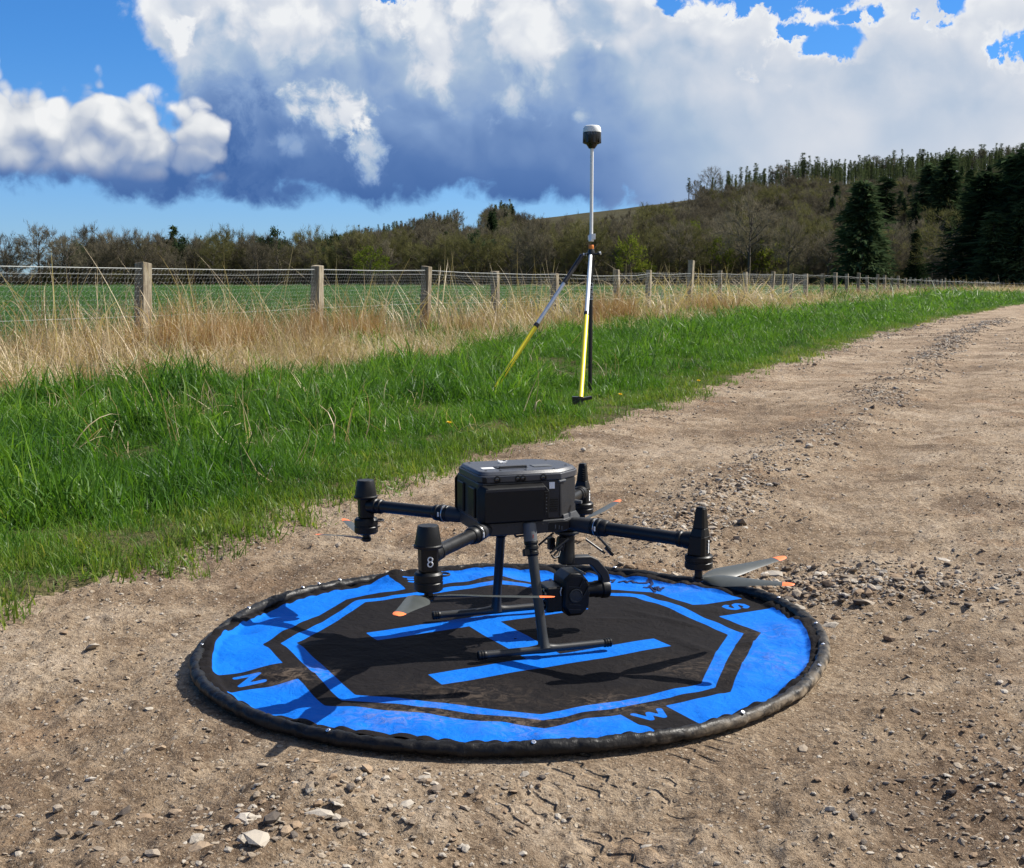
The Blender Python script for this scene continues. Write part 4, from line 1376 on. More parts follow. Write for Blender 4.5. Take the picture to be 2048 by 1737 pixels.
    for s in st:
        P = [Vector(at_z(1080 + a * 280 / 2048, 1130 + b * 280 / 2048, .013)) - Vector(PADC) for a, b in s]
        pts = []
        for a, b in zip(P[:-1], P[1:]):
            for i in range(5): pts.append(a.lerp(b, i / 5))
        pts.append(P[-1])
        L = []
        for i, p in enumerate(pts):
            d = (pts[min(i + 1, len(pts) - 1)] - pts[max(i - 1, 0)]).normalized()
            n = Vector((-d.y, d.x)) * .0042
            for q in (p - n, p + n):
                rq = math.hypot(q.x, q.y); kk = 1 + float(sstep(.40, .72, rq)) * float(RES(math.atan2(q.y, q.x))) / .73
                L.append((q.x, q.y, float(pad_z(q.x / kk, q.y / kk)) + .0022))
        mb.raw(L, [(2 * i, 2 * i + 1, 2 * i + 3, 2 * i + 2) for i in range(len(pts) - 1)])
    mb.build('lettering', M_INK, root)


make_pad()

# ------------------------------------------------------------------ drone
M_BODY = plain('drone_shell', (.019, .020, .023), .45, spec=.4, var=.12, bump=.25, bscale=900)
M_LID = plain('drone_lid', (.040, .043, .052), .38, spec=.5, var=.10, bump=.3, bscale=900)
M_BLACK = plain('black_plastic', (.0035, .0036, .0038), .42, spec=.32, var=.2, bump=.2, bscale=700)
M_BATT = plain('battery_shell', (.0038, .0039, .0042), .50, spec=.28, var=.15, bump=.3, bscale=900)
M_CARB = plain('carbon_tube', (.0045, .0046, .0048), .38, spec=.4, var=.3, vscale=60)
M_TUBE = plain('grey_anodised_tube', (.020, .021, .022), .42, spec=.45, var=.12)
M_SLEEVE = plain('grey_sleeve', (.085, .09, .095), .5, spec=.4, var=.1)
M_BLADE = plain('propeller_composite', (.040, .046, .044), .42, spec=.5, var=.12)
M_ORNG = plain('orange_blade_tip', (.85, .17, .045), .5, spec=.4, var=.1)
M_STEEL = plain('bare_metal', (.55, .56, .57), .3, .9, var=.08)
M_WHITE = plain('white_marking', (.75, .75, .73), .6, var=.08)
M_RED = plain('red_mark', (.55, .03, .02), .5)
m, nt, bs = new_mat('lens_glass'); bs.inputs['Base Color'].default_value = (.004, .005, .008, 1); bs.inputs['Roughness'].default_value = .06; bs.inputs['Specular IOR Level'].default_value = .9
M_LENS = m


def blade(parent, hub, tip, L=None, chord=1.0, roll=1.0):
    """one folding propeller blade from hub to tip, in drone coordinates"""
    hub = Vector(hub); tip = Vector(tip); d = tip - hub; L = d.length; d.normalize()
    up = Vector((0, 0, 1)); sd = up.cross(d).normalized(); up = d.cross(sd)
    st = [(.03, .010, .0035), (.09, .018, .0035), (.16, .034, .003), (.26, .043, .0026), (.40, .039, .0022), (.60, .031, .0018), (.80, .024, .0014), (.875, .0215, .0012)]
    tipst = [(.875, .0222, .0015), (.93, .020, .0014), (.965, .017, .0012), (.99, .011, .0010), (1.0, .004, .0008)]

    def sections(S_):
        V, F = [], []
        for t, c, h in S_:
            c *= chord
            tw = (math.radians(24 - 17 * min(1, t / .8))) * roll
            n = 10
            for k in range(n):
                w = 2 * math.pi * k / n
                a = math.cos(w) * c / 2 - c * .12; b = math.sin(w) * h / 2 + (.06 * c * (1 - (2 * (a / c + .12)) ** 2))
                p = hub + d * (L * t) + sd * (a * math.cos(tw) - b * math.sin(tw)) + up * (a * math.sin(tw) + b * math.cos(tw))
                V.append(p)
        n = 10; m = len(S_)
        for i in range(m - 1):
            for k in range(n): F.append((i * n + k, i * n + (k + 1) % n, (i + 1) * n + (k + 1) % n, (i + 1) * n + k))
        F.append(tuple(range(n - 1, -1, -1))); F.append(tuple((m - 1) * n + k for k in range(n)))
        return MB().raw(V, F)
    b = sections(st).build('propeller_blade', M_BLADE, parent, smooth=60)
    sections(tipst).build('blade_tip', M_ORNG, b, smooth=60)
    return b


def make_drone():
    R = empty('quadcopter_drone', (.034, 2.873, 0), .326)
    tag(R, 'black four armed camera drone standing on the blue landing pad', 'drone')
    # --- lower frame and body
    fr = MB().prism([(-.142, -.088), (-.128, -.100), (.060, -.100), (.105, -.062), (.105, .062), (.060, .100), (-.128, .100), (-.142, .088)], .278, .309)
    frame = fr.build('lower_frame', M_BODY, R, bevel=.004)
    MB().box((.045, -.1002, .293), (.050, .0022, .021)).build('label_panel', M_BATT, frame, bevel=.0008)
    t = MB()
    for i, (dx, w) in enumerate(((-.006, .006), (.003, .004), (.010, .005))): t.box((.043 + dx, -.1016, .292 - i * .002), (w * .35, .0006, .009))
    t.build('print_mark', M_SLEEVE, frame)
    low = [(-.147, -.084), (-.138, -.092), (.056, -.092), (.108, -.050), (.108, .050), (.056, .092), (-.138, .092), (-.147, .084)]
    body = MB().prism(low, .3085, .402, [(-.147, -.086), (-.138, -.095), (.052, -.095), (.106, -.050), (.106, .050), (.052, .095), (-.138, .095), (-.147, .086)]).build('body', M_BODY, R, bevel=.004)
    # front cheeks that flare down to the arm roots
    for sgn in (-1, 1):
        MB().prism([(.060, -.101 * sgn), (.112, -.062 * sgn), (.122, -.050 * sgn), (.104, -.030 * sgn), (.050, -.080 * sgn)][::sgn], .3005, .318, [(.060, -.094 * sgn), (.105, -.055 * sgn), (.110, -.046 * sgn), (.100, -.030 * sgn), (.050, -.080 * sgn)][::sgn]).build('front_cheek', M_BODY, body, bevel=.003)
    lidp = [(-.147, -.070), (-.140, -.088), (-.126, -.097), (.052, -.098), (.102, -.058), (.114, -.040), (.114, .040), (.102, .058), (.052, .098), (-.126, .097), (-.140, .088), (-.147, .070)]
    lid = MB().prism(lidp, .4015, .4175).prism([(x * .985, y * .985) for x, y in lidp], .4174, .4262, [(x * .93 - .003, y * .90) for x, y in lidp]).build('top_cover', M_LID, R, bevel=.003)
    MB().box((-.050, -.030, .4268), (.075, .032, .0022)).build('handle_recess', M_BLACK, lid, bevel=.0015)
    MB().tube([(-.083, -.047, .4275), (-.083, -.049, .431), (-.017, -.049, .431), (-.017, -.047, .4275)], .0022, 8).build('handle', M_BODY, lid)
    MB().box((.026, -.030, .4270), (.046, .030, .0018)).build('cover_plate', M_SLEEVE, lid, bevel=.001)
    MB().box((-.108, -.035, .4268), (.030, .020, .0016)).build('sticker', M_WHITE, lid, bevel=.0005)
    for x, y in ((-.122, -.066), (-.090, -.076), (-.030, -.080), (.040, -.080), (.085, -.040), (-.122, .066), (-.030, .080), (.070, .055)):
        MB().lathe([(.0034, 0), (.0034, .0012), (.0016, .0016), (.0012, .0008)], (x, y, .4256), 10).build('screw', M_BLACK, lid)
    g = MB()
    rr = random.Random(2)
    for i in range(9):
        a = rr.random() * 6.28; g.tube([(-.045 + rr.gauss(0, .006), .045 + rr.gauss(0, .006), .4262), (-.045 + math.cos(a) * .012, .045 + math.sin(a) * .010, .4262 + rr.uniform(.003, .008))], [.0016, .0008], 5)
    g.build('white_fleck', M_WHITE, lid)
    # forward sensors in the edge of the cover
    for x, rad in ((-.1045, .0062), (-.0545, .0055), (-.0425, .0055), (.0075, .0062)):
        y = -.0972
        s = MB().lathe([(rad + .0022, 0), (rad + .0022, .0016), (rad, .0022), (rad * .9, .0010)], (x, y, .4095), 20, (0, -1, 0)).build('sensor', M_BLACK, lid)
        MB().lathe([(rad * .9, .0), (rad * .6, .0012), (rad * .2, .0016)], (x, y - .0006, .4095), 16, (0, -1, 0)).build('lens', M_LENS, s)
    MB().box((-.1335, -.0925, .4095), (.010, .005, .012), (0, 0, -.65)).build('side_vent', M_BLACK, lid, bevel=.001)
    # latch and knobs at the front shoulder
    MB().tube([(.046, -.098, .398), (.066, -.086, .398)], .0032, 8).build('latch', M_SLEEVE, body)
    MB().tube([(.100, -.066, .342), (.112, -.078, .342)], [.005, .004], 12).build('knob', M_SLEEVE, body)
    for x in (.0205, .0500):
        MB().box((x, -.0942, .352), (.0012, .0012, .074)).build('panel_seam', M_BLACK, body)
    for i in range(6): MB().box((.035, -.0948, .328 + i * .0055), (.020, .0016, .0022)).build('vent_slat', M_BLACK, body)
    for x in (-.120, -.080, -.060, .005, .020, .078): MB().lathe([(.0028, 0), (.0028, .0010), (.0012, .0013)], (x, -.1000 if x < .06 else -.0865, .2995), 10, (0, -1, 0)).build('screw', M_TUBE, frame)
    MB().tube([(-.06, -.085, .279), (-.05, -.07, .268), (-.02, -.055, .266), (.03, -.04, .270), (.07, -.02, .276)], .0026, 8).build('cable', M_BLACK, frame)
    # --- batteries
    for sgn in (-1, 1):
        y0, y1 = -.092 * sgn, -.1165 * sgn
        pl = [(-.150, .3125), (.012, .3125), (.016, .3165), (.016, .386), (.006, .398), (-.144, .398), (-.152, .388), (-.152, .3165)]
        inner = [(-.160 if x < -.1 else x - .006, z) for x, z in pl]
        vs = [(x, y0, z) for x, z in pl] + [((x + .0) if x > -.1 else x + .012, y1, z - (.006 if z > .38 else 0)) for x, z in pl]
        n = len(pl)
        fs = [tuple(range(n)), tuple(range(2 * n - 1, n - 1, -1))] + [(i, n + i, n + (i + 1) % n, (i + 1) % n) for i in range(n)]
        if sgn < 0: fs = [f[::-1] for f in fs]
        b = MB().raw(vs, fs).build('battery', M_BATT, R, bevel=.002)
        if sgn > 0:
            MB().prism([(-.138, -.1162), (-.138, -.1178), (.004, -.1178), (.004, -.1162)], .3835, .3905).build('battery_lip', M_BODY, b, bevel=.0008)
            MB().box((.0085, -.1166, .352), (.010, .0016, .055)).build('indicator_strip', M_BLACK, b, bevel=.0006)
            for i in range(6): MB().box((.0085, -.1178, .332 + i * .008), (.0032, .0008, .0018 if i not in (0, 5) else .0011)).build('indicator', M_SLEEVE, b)
    MB().box((.030, -.0955, .389), (.0135, .0012, .0155)).build('sticker', M_WHITE, body)
    for sy in (-.045, .045): MB().box((-.1485, sy, .352), (.008, .050, .070)).build('battery_button', M_BLACK, body, bevel=.003)
    # --- landing gear
    for sgn in (-1, 1):
        y = lambda v: v * sgn
        sl = MB().lathe([(.0125, 0), (.0155, .003), (.0158, .008), (.0158, .044)], (-.0270, y(.098), .3055), 24, (0, y(.26), -1)).build('leg_sleeve', M_SLEEVE, R)
        MB().box((-.0270, y(.1257), .2775), (.0018, .001, .008)).build('red_mark', M_RED, sl)
        top = Vector((-.0268, y(.1085), .2640)); foot = Vector((-.0185, y(.178), .027))
        ax = (foot - top).normalized()
        prof = [(.0150, 0), (.0162, .002), (.0162, .007), (.0140, .009), (.0140, .012), (.0158, .014), (.0158, .020), (.0135, .022), (.0135, .025), (.0152, .027), (.0152, .032), (.0120, .036)]
        MB().lathe(prof, top, 24, ax).build('leg_collar', M_BLACK, R)
        MB().box((-.0420, y(.1205), .2400), (.016, .014, .017), (y(.25), 0, 0)).build('collar_latch', M_BLACK, R, bevel=.003)
        pts = [top.lerp(foot, t) for t in (.10, .3, .6, .86, .95, 1.0)]
        leg = MB().tube(pts, [.0118, .0116, .0114, .0114, .0128, .0165], 24).build('leg', M_TUBE, R)
        x0, x1 = (-.177, .148) if sgn < 0 else (-.187, .150)
        MB().tube([(x0 + .016, y(.178), .0255), (-.055, y(.178), .0255), (-.038, y(.178), .0262), (-.0185, y(.178), .028), (.001, y(.178), .0262), (.018, y(.178), .0255), (x1 - .016, y(.178), .0255)], [.0086, .0086, .0098, .0125, .0098, .0086, .0086], 20).build('skid', M_TUBE, R)
        for xa, sg in ((x0, 1), (x1, -1)):
            pr = [(.0085, 0), (.0104, .0015), (.0104, .0045), (.0090, .0055), (.0090, .0070), (.0104, .008), (.0104, .011), (.0090, .012), (.0090, .0135), (.0102, .0145), (.0102, .018), (.0088, .020)]
            MB().lathe(pr, (xa, y(.178), .0255), 20, (sg, 0, 0)).build('skid_cap', M_BLACK, R)
    # --- arms, motors, propellers
    tips = {('f', -1): ((.263, .072, .221), (.171, -.120, .207), 1.0), ('r', -1): ((-.120, -.228, .236), (.258, -.061, .200), 1.0), ('r', 1): ((-.090, .243, .175), (-.010, .262, .210), 1.0), ('f', 1): ((.191, .183, .225), (-.258, .04, .205), 1.0)}
    for (e, sgn), (ta, tb, _) in tips.items():
        if e == 'f': mx, my = .284, .345 * sgn; rt = Vector((.088, .082 * sgn, .292)); jt = Vector((.122, .128 * sgn, .2915)); zt = .2885
        else: mx, my = -.325, .312 * sgn; rt = Vector((-.128, .088 * sgn, .293)); jt = Vector((-.160, .125 * sgn, .294)); zt = .2930
        mt = Vector((mx, my, zt)); d = (mt - jt).normalized()
        root = MB().tube([rt, rt.lerp(jt, .45), jt], [.0165, .0185, .0195], 16).build('arm_root', M_BODY, R, smooth=50)
        ring = [(.0185, -.004), (.0205, -.002), (.0205, .004), (.0180, .006), (.0180, .009), (.0215, .011), (.0215, .019), (.0185, .021), (.0185, .025), (.0200, .027), (.0195, .036), (.0165, .040)]
        col_ = MB().lathe(ring, jt, 24, d).build('arm_collar', M_BLACK, R)
        MB().lathe([(.0206, .0072), (.0209, .0078), (.0209, .0090), (.0206, .0096)], jt, 24, d).build('lock_ring', M_STEEL, col_)
        side = d.cross(Vector((0, 0, 1))).normalized()
        q = jt + d * .015 + side * (.021 * (-1 if side.y > 0 else 1))
        MB().box(q, (.004, .004, .011)).build('lock_mark', M_WHITE, col_, bevel=.0008)
        a = MB().tube([jt + d * .03, mt - d * .018], .0152, 24).build('arm', M_CARB, R)
        MB().lathe([(.0160, 0), (.0185, .002), (.0185, .010), (.0165, .012), (.0165, .015), (.0190, .017), (.0200, .026), (.0200, .040)], mt - d * .052, 20, d).build('arm_socket', M_BLACK, a)
        yaw = math.atan2(d.y, d.x)
        if e == 'f':
            mo = MB().lathe([(.012, .226), (.0285, .229), (.0312, .232), (.0312, .243), (.0298, .2445), (.0298, .2465), (.0312, .248), (.0312, .257), (.0285, .260), (.020, .261)], (mx, my, 0), 32).build('motor', M_BLACK, R)
            cd = [(-.021, -.016), (-.016, -.021), (.014, -.021), (.021, -.014), (.021, .014), (.014, .021), (-.016, .021), (-.021, .016)]
            c, s = math.cos(yaw), math.sin(yaw)
            rot = lambda P, k=1.0, o=0.0: [(mx + (x * k + o) * c - y * k * s, my + (x * k + o) * s + y * k * c) for x, y in P]
            an = MB().prism(rot(cd), .2605, .302, rot(cd, .92, .001))
            an.prism(rot(cd, .90, .001), .3018, .320, rot(cd, .68, .003)).prism(rot(cd, .68, .003), .3198, .364, rot(cd, .48, .004)).prism(rot(cd, .48, .004), .3638, .3675, rot(cd, .40, .004))
            an = an.build('antenna_tower', M_BLACK, R, bevel=.002)
            for i in range(6): MB().box((mx - .0135 * c + .004, my - .0135 * s - .004, .323 + i * .006), (.006, .006, .0022), (0, 0, yaw)).build('rib', M_BLACK, an)
            for i, hgt in enumerate((.0055, .007, .0055, .0045)):
                MB().box((mx + .0150, my - .0165, .268 + i * .0078), (.0012, .0060, hgt), (0, 0, -.72)).build('white_mark', M_WHITE, an)
        else:
            mo = MB().lathe([(.012, .2185), (.026, .220), (.0300, .223), (.0305, .238), (.0292, .2395), (.0292, .2415), (.0305, .243), (.0300, .256), (.026, .2605), (.021, .2615)], (mx, my, 0), 32).build('motor', M_BLACK, R)
            hs_ = [(-.0185, -.014), (-.014, -.0185), (.014, -.0185), (.0185, -.014), (.0185, .014), (.014, .0185), (-.014, .0185), (-.0185, .014)]
            hous = MB().prism([(mx + x, my + y) for x, y in hs_], .2612, .3118, [(mx + x * 1.04, my + y * 1.04) for x, y in hs_]).build('motor_housing', M_BLACK, R, bevel=.0025)
            MB().lathe([(.0, .3115), (.0298, .3115), (.0306, .3130), (.0306, .3165), (.0280, .3185), (.0262, .330), (.0222, .3555), (.0208, .3580), (.0, .3584)], (mx, my, 0), 32).build('antenna_dome', M_BLACK, R)
            ar = MB().tube([(mx + .030 + .013 * math.cos(w), my - .008 + .013 * math.sin(w), .2535) for w in np.linspace(-2.2, 2.2, 15)], .0022, 8).build('cable_clip', M_TUBE, hous)
            if sgn < 0:
                tx = MB()
                for cz, ra in ((.2895, .0048), (.2795, .0052)):
                    tx.tube([(mx - .001 + ra * math.cos(w), my - .0198, cz + ra * math.sin(w)) for w in np.linspace(0, 2 * math.pi, 17)], .0013, 6)
                tx.build('digit_eight', M_WHITE, hous)
        MB().lathe([(.0, .1985), (.0095, .1985), (.0125, .2015), (.0125, .2075), (.0095, .2100), (.0085, .2230), (.0100, .2305)], (mx, my, 0), 20).build('propeller_hub', M_BLACK, R)
        h = Vector((mx, my, .2065))
        for tp in (ta, tb):
            tipv = Vector((mx + tp[0], my + tp[1], tp[2]))
            blade(R, h, tipv, chord=1.12, roll=1.0 if (e == 'f') == (sgn < 0) else -1.0)
    # --- gimbal camera under the nose
    MB().lathe([(.0, .2785), (.034, .2785), (.036, .2745), (.030, .2705), (.024, .2655), (.024, .2625), (.030, .2605), (.030, .2525), (.022, .2495), (.0185, .247)], (.105, 0, 0), 24).build('gimbal_mount', M_BLACK, R)
    MB().lathe([(.0305, .2535), (.0312, .2545), (.0312, .2585), (.0305, .2595)], (.105, 0, 0), 24).build('mount_ring', M_TUBE, R)
    MB().lathe([(.0185, .249), (.0195, .240), (.0195, .200), (.0215, .196), (.0215, .180), (.017, .177)], (.105, 0, 0), 24).build('gimbal_motor', M_BLACK, R)
    MB().box((.080, -.022, .232), (.018, .020, .034), (0, .2, 0)).box((.072, .020, .225), (.016, .02, .03)).build('damper_block', M_BLACK, R, bevel=.003)
    for a, b, r_ in (((.172, -.035, .247), (.204, -.040, .212), .0032), ((.150, -.012, .236), (.190, -.038, .204), .0028), ((.090, -.050, .249), (.042, -.052, .218), .0028), ((.088, .045, .246), (.050, .05, .216), .0028), ((.076, -.045, .232), (.048, -.050, .207), .0024)):
        MB().tube([a, b], r_, 8).build('damper_arm', M_TUBE, R)
    MB().box((.200, -.040, .2085), (.007, .014, .026), (0, -.75, 0)).build('damper_plate', M_BLACK, R, bevel=.001).location = (0, 0, 0)
    MB().tube([(.045, -.052, .214), (.052, -.055, .206), (.064, -.05, .208), (.076, -.03, .216), (.088, -.02, .22)], .0022, 8).build('cable', M_BLACK, R)
    w2 = .015
    path = [(.100, .186), (.162, .183), (.176, .175), (.2000, .147), (.2040, .135), (.2045, .100)]
    wd = [.0105, .0105, .0110, .0110, .0110, .0120]
    vs, fs = [], []
    for i, (x, z) in enumerate(path):
        p0 = Vector(path[max(i - 1, 0)]); p1 = Vector(path[min(i + 1, len(path) - 1)]); t = (p1 - p0).normalized(); n = Vector((-t.y, t.x))
        for sx, sy in ((1, -1), (1, 1), (-1, 1), (-1, -1)): vs.append((x + n.x * wd[i] * sx, sy * w2, z + n.y * wd[i] * sx))
    for i in range(len(path) - 1):
        for k in range(4): fs.append((i * 4 + k, i * 4 + (k + 1) % 4, i * 4 + 4 + (k + 1) % 4, i * 4 + 4 + k))
    fs += [(0, 3, 2, 1), tuple(len(vs) - 4 + k for k in range(4))]
    MB().raw(vs, [f[::-1] for f in fs]).build('gimbal_arm', M_TUBE, R, bevel=.003)
    MB().lathe([(.014, 0), (.0225, .002), (.024, .006), (.024, .020), (.021, .023), (.021, .036), (.019, .040), (.019, .068)], (.2165, 0, .107), 24, (-1, 0, 0)).build('gimbal_motor', M_BLACK, R)
    oc = [(.080, .080), (.097, .054), (.130, .054), (.150, .074), (.152, .106), (.148, .138), (.130, .160), (.102, .160), (.084, .146)]
    n = len(oc)
    vs = [(x, -.034, z) for x, z in oc] + [(x, .034, z) for x, z in oc] + [((x - .116) * .80 + .116, -.043, (z - .107) * .8 + .107) for x, z in oc] + [((x - .116) * .8 + .116, .043, (z - .107) * .8 + .107) for x, z in oc]
    fs = []
    for i in range(n):
        j = (i + 1) % n
        fs += [(i, j, n + j, n + i), (2 * n + i, 2 * n + j, j, i), (n + i, n + j, 3 * n + j, 3 * n + i)]
    fs += [tuple(range(2 * n, 3 * n)), tuple(range(4 * n - 1, 3 * n - 1, -1))]
    cb = MB().raw(vs, [f[::-1] for f in fs]).build('camera_body', M_BLACK, R, bevel=.002)
    for i, (x, z, L) in enumerate(((.127, .137, .022), (.134, .130, .030), (.139, .117, .036), (.141, .100, .030), (.133, .140, .012))):
        MB().box((x, -.0442 + .004 * (i % 2), z), (.0016, .005, L), (0, .52, 0)).build('cooling_fin', M_TUBE, cb)
    MB().box((.135, -.010, .158), (.014, .050, .006), (0, .5, 0)).build('top_plate', M_SLEEVE, cb, bevel=.001)
    for z_ in (.072, .084, .128): MB().box((.110, -.0436, z_), (.030, .0014, .0016), (0, .15, 0)).build('panel_seam', M_TUBE, cb)
    MB().lathe([(.016, 0), (.0175, .001), (.0175, .003), (.015, .004), (.013, .002), (.0, .0025)], (.112, -.0428, .106), 24, (0, -1, 0)).build('pivot_cap', M_TUBE, cb)
    lb = MB().box((.0620, 0, .098), (.042, .072, .062)).build('lens_block', M_BLACK, cb, bevel=.005)
    for y_, z_, r_ in ((-.018, .110, .014), (.018, .110, .012), (-.016, .082, .009), (.017, .083, .010)):
        MB().lathe([(r_, 0), (r_, .004), (r_ * .8, .005), (r_ * .75, .002), (.0, .002)], (.0412, y_, z_), 20, (-1, 0, 0)).build('lens', M_LENS, cb)
    MB().tube([(.078, -.037, .128), (.074, -.038, .118), (.0755, -.038, .108)], .0013, 6).build('trim', M_STEEL, cb)


make_drone()

# ------------------------------------------------------------------ survey pole with satellite receiver
def make_pole():
    Y = 9.7
    bx = (1180.5 - 1024) / FPX * Y
    zg = float(ground_z(bx, Y, False))
    R = empty('survey_pole', (bx, Y, zg))
    tag(R, 'white and black survey pole on two yellow legs with a satellite receiver on top', 'survey pole')
    o = Vector((bx, Y, zg))
    M_WP = plain('white_pole', (.72, .73, .72), .35, spec=.5, var=.06)
    M_YEL = plain('yellow_leg', (.80, .64, .015), .4, var=.10)
    M_ALU = plain('aluminium_leg', (.62, .64, .66), .32, .35, var=.06)
    M_BP = plain('black_pole', (.008, .008, .009), .35, spec=.5, var=.2)
    M_OR = plain('orange_collar', (.70, .20, .02), .5)
    M_GW = plain('receiver_white', (.68, .69, .67), .4, var=.05)
    z = lambda py: at_y(1180, py, Y)[2] - zg
    P = lambda px, py, y: Vector(at_y(px, py, y)) - o
    MB().tube([(0, 0, -.04), (0, 0, z(490))], .0165, 20).build('lower_pole', M_BP, R)
    MB().tube([(0, 0, z(482)), (0, 0, z(297))], .0135, 20).build('upper_pole', M_WP, R)
    MB().lathe([(.018, 0), (.021, .004), (.021, .05), (.018, .056)], (0, 0, z(484)), 20).box((.017, -.006, z(474)), (.030, .034, .044)).box((-.02, 0, z(476)), (.012, .02, .034)).build('clamp', M_ALU, R, bevel=.002)
    MB().lathe([(.019, 0), (.0205, .003), (.0205, .028), (.018, .034)], (0, 0, z(499)), 20).build('collar', M_OR, R)
    MB().lathe([(.018, 0), (.0215, .003), (.0215, .016), (.018, .020)], (0, 0, z(503)), 20).build('lock_nut', M_BP, R)
    # receiver
    zr = z(297.5)
    u = Y / FPX
    n = 8
    rc = MB().lathe([(.0, 0), (6.4 * u, 0), (7.0 * u, 1.5 * u), (11.5 * u, 8.0 * u), (15.2 * u, 9.0 * u), (16.2 * u, 10.5 * u), (17.6 * u, 18 * u), (17.9 * u, 25 * u), (17.9 * u, 31 * u)], (0, 0, zr), 16).build('receiver', M_BP, R, bevel=.002, smooth=25)
    MB().lathe([(17.9 * u, 30.9 * u), (17.9 * u, 33 * u), (16.8 * u, 40 * u), (15.2 * u, 42.6 * u), (12.5 * u, 43.8 * u), (.0, 44.4 * u)], (0, 0, zr), 16).build('radome', M_GW, rc, smooth=25)
    for i in range(8):
        a = i * math.pi / 4 + .2
        MB().box((math.cos(a) * 17.4 * u, math.sin(a) * 17.4 * u, zr + 20 * u), (.006, .018, 20 * u), (0, -.03, a)).build('grip', M_BP, rc, bevel=.002)

    def text(s, size, loc, rot, mat, parent, name):
        c = bpy.data.curves.new(name, 'FONT'); c.body = s; c.size = size; c.align_x = 'CENTER'; c.align_y = 'CENTER'; c.extrude = .0006
        t = bpy.data.objects.new(name, c); COL.objects.link(t); c.materials.append(mat)
        me = bpy.data.meshes.new_from_object(t)
        bpy.data.objects.remove(t)
        t = link(name, me, parent)
        t.location = loc; t.rotation_euler = rot
        return t
    text('EMLID', .050, (.003, -.0178, z(583)), (math.pi / 2, -math.pi / 2, 0), M_WP, R, 'lettering')
    text('EMLID', .026, (-.004, -17.9 * u - .004, zr + 27 * u), (math.pi / 2, 0, 0), plain('dull_print', (.10, .14, .20), .5), rc, 'lettering')
    # bipod head
    zj = z(509)
    hd = MB().lathe([(.024, -.03), (.026, -.026), (.026, .026), (.024, .03)], (0, 0, zj), 20).build('bipod_head', M_BP, R)
    MB().tube([(.02, -.01, zj), (.055, -.015, zj)], .009, 12).build('head_bolt', M_BP, hd)
    MB().lathe([(.011, 0), (.019, .003), (.019, .016), (.012, .022)], (.050, -.015, zj), 14, (1, -.1, .25)).build('knob', M_BP, hd)
    MB().lathe([(.012, -.004), (.014, 0), (.014, .008), (.012, .012)], (.066, -.018, zj + .006), 12, (1, -.1, .25)).build('knob_cap', M_ALU, hd)
    MB().tube([(-.02, 0, zj), (-.09, .012, zj - .008)], .010, 12).build('arm_bracket', M_BP, hd)
    for x in (-.042, -.062): MB().lathe([(.011, 0), (.013, .002), (.013, .007), (.011, .009)], (x, .006, zj - .003), 12, (1, 0, 0)).build('bracket_ring', M_ALU, hd)
    # legs
    for (tpx, tpy, tY), (fpx, fpy, fY), cuts in (((1164, 512, 9.7), (1003, 757, 9.12), (.18, .485)), ((1181, 512, 9.62), (1160, 812, 8.45), (.10, .40))):
        a = P(tpx, tpy, tY); b = P(fpx, fpy, fY)
        # make the foot meet the ground
        gx, gy = (b + o).x, (b + o).y
        k = (a.z - (float(ground_z(gx, gy, False)) - zg)) / (a.z - b.z)
        b = a + (b - a) * k
        d = b - a
        L = d.length; dn = d.normalized()
        left = fpx < 1100
        k0, k1 = cuts
        leg = MB().tube([a, a + d * (k0 + .02)], .0185 if left else .014, 16).build('leg', M_BP if left else M_WP, R)
        MB().tube([a + d * k0, a + d * k1], .0150, 16).build('leg_tube', M_ALU if left else M_WP, leg)
        MB().lathe([(.016, 0), (.0205, .003), (.0205, .034), (.017, .038)], a + d * k1, 16, dn).build('leg_lock', M_BP, leg)
        MB().tube([a + d * (k1 + .02), a + d * .96], .0185, 16).build('leg_sleeve', M_YEL, leg)
        MB().lathe([(.017, 0), (.021, .004), (.021, .035), (.012, .05), (.004, .085)], a + d * .955, 14, dn).build('foot', M_BP if not left else M_ALU, leg)
        if not left:
            f = a + d * .955
            MB().box(f + Vector((.028, -.01, .012)), (.105, .045, .022), (0, -.18, .1)).box(f + Vector((-.02, 0, .0)), (.075, .055, .055)).build('foot_pedal', M_BP, leg, bevel=.004)
            MB().tube([f + Vector((-.01, 0, -.01)), f + Vector((-.012, -.005, -.08))], [.011, .004], 10).build('spike', M_ALU, leg)


make_pole()

# ------------------------------------------------------------------ loose stones
def mat_stone(name, stops):
    m, nt, bs = new_mat(name)
    tc = nt.nodes.new('ShaderNodeTexCoord'); oi = nt.nodes.new('ShaderNodeObjectInfo')
    n = noise(nt, tc.outputs['Object'], 2.6, 6, .65)
    f = S(nt, oi.outputs['Random']) * .72 + n * .42 - .08
    nt.links.new(ramp(nt, f.clamp(), stops), bs.inputs['Base Color'])
    bs.inputs['Roughness'].default_value = .9; bs.inputs['Specular IOR Level'].default_value = .25
    bn = nt.nodes.new('ShaderNodeBump'); bn.inputs['Strength'].default_value = .7; bn.inputs['Distance'].default_value = .0022
    nt.links.new(noise(nt, tc.outputs['Object'], 6, 5, .7).k, bn.inputs['Height']); nt.links.new(bn.outputs[0], bs.inputs['Normal'])
    return m


M_STONE = mat_stone('mixed_stone', [(0, (.13, .100, .074)), (.3, (.20, .158, .116)), (.6, (.265, .215, .160)), (.85, (.33, .275, .212)), (1, (.42, .36, .29))])
M_PALE = mat_stone('pale_stone', [(0, (.27, .235, .19)), (.6, (.35, .31, .255)), (1, (.43, .385, .325))])
M_DARK = mat_stone('dark_stone', [(0, (.060, .048, .040)), (.6, (.095, .078, .064)), (1, (.14, .118, .098))])
M_TAN = mat_stone('tan_stone', [(0, (.19, .130, .082)), (.6, (.26, .187, .122)), (1, (.33, .25, .17))])


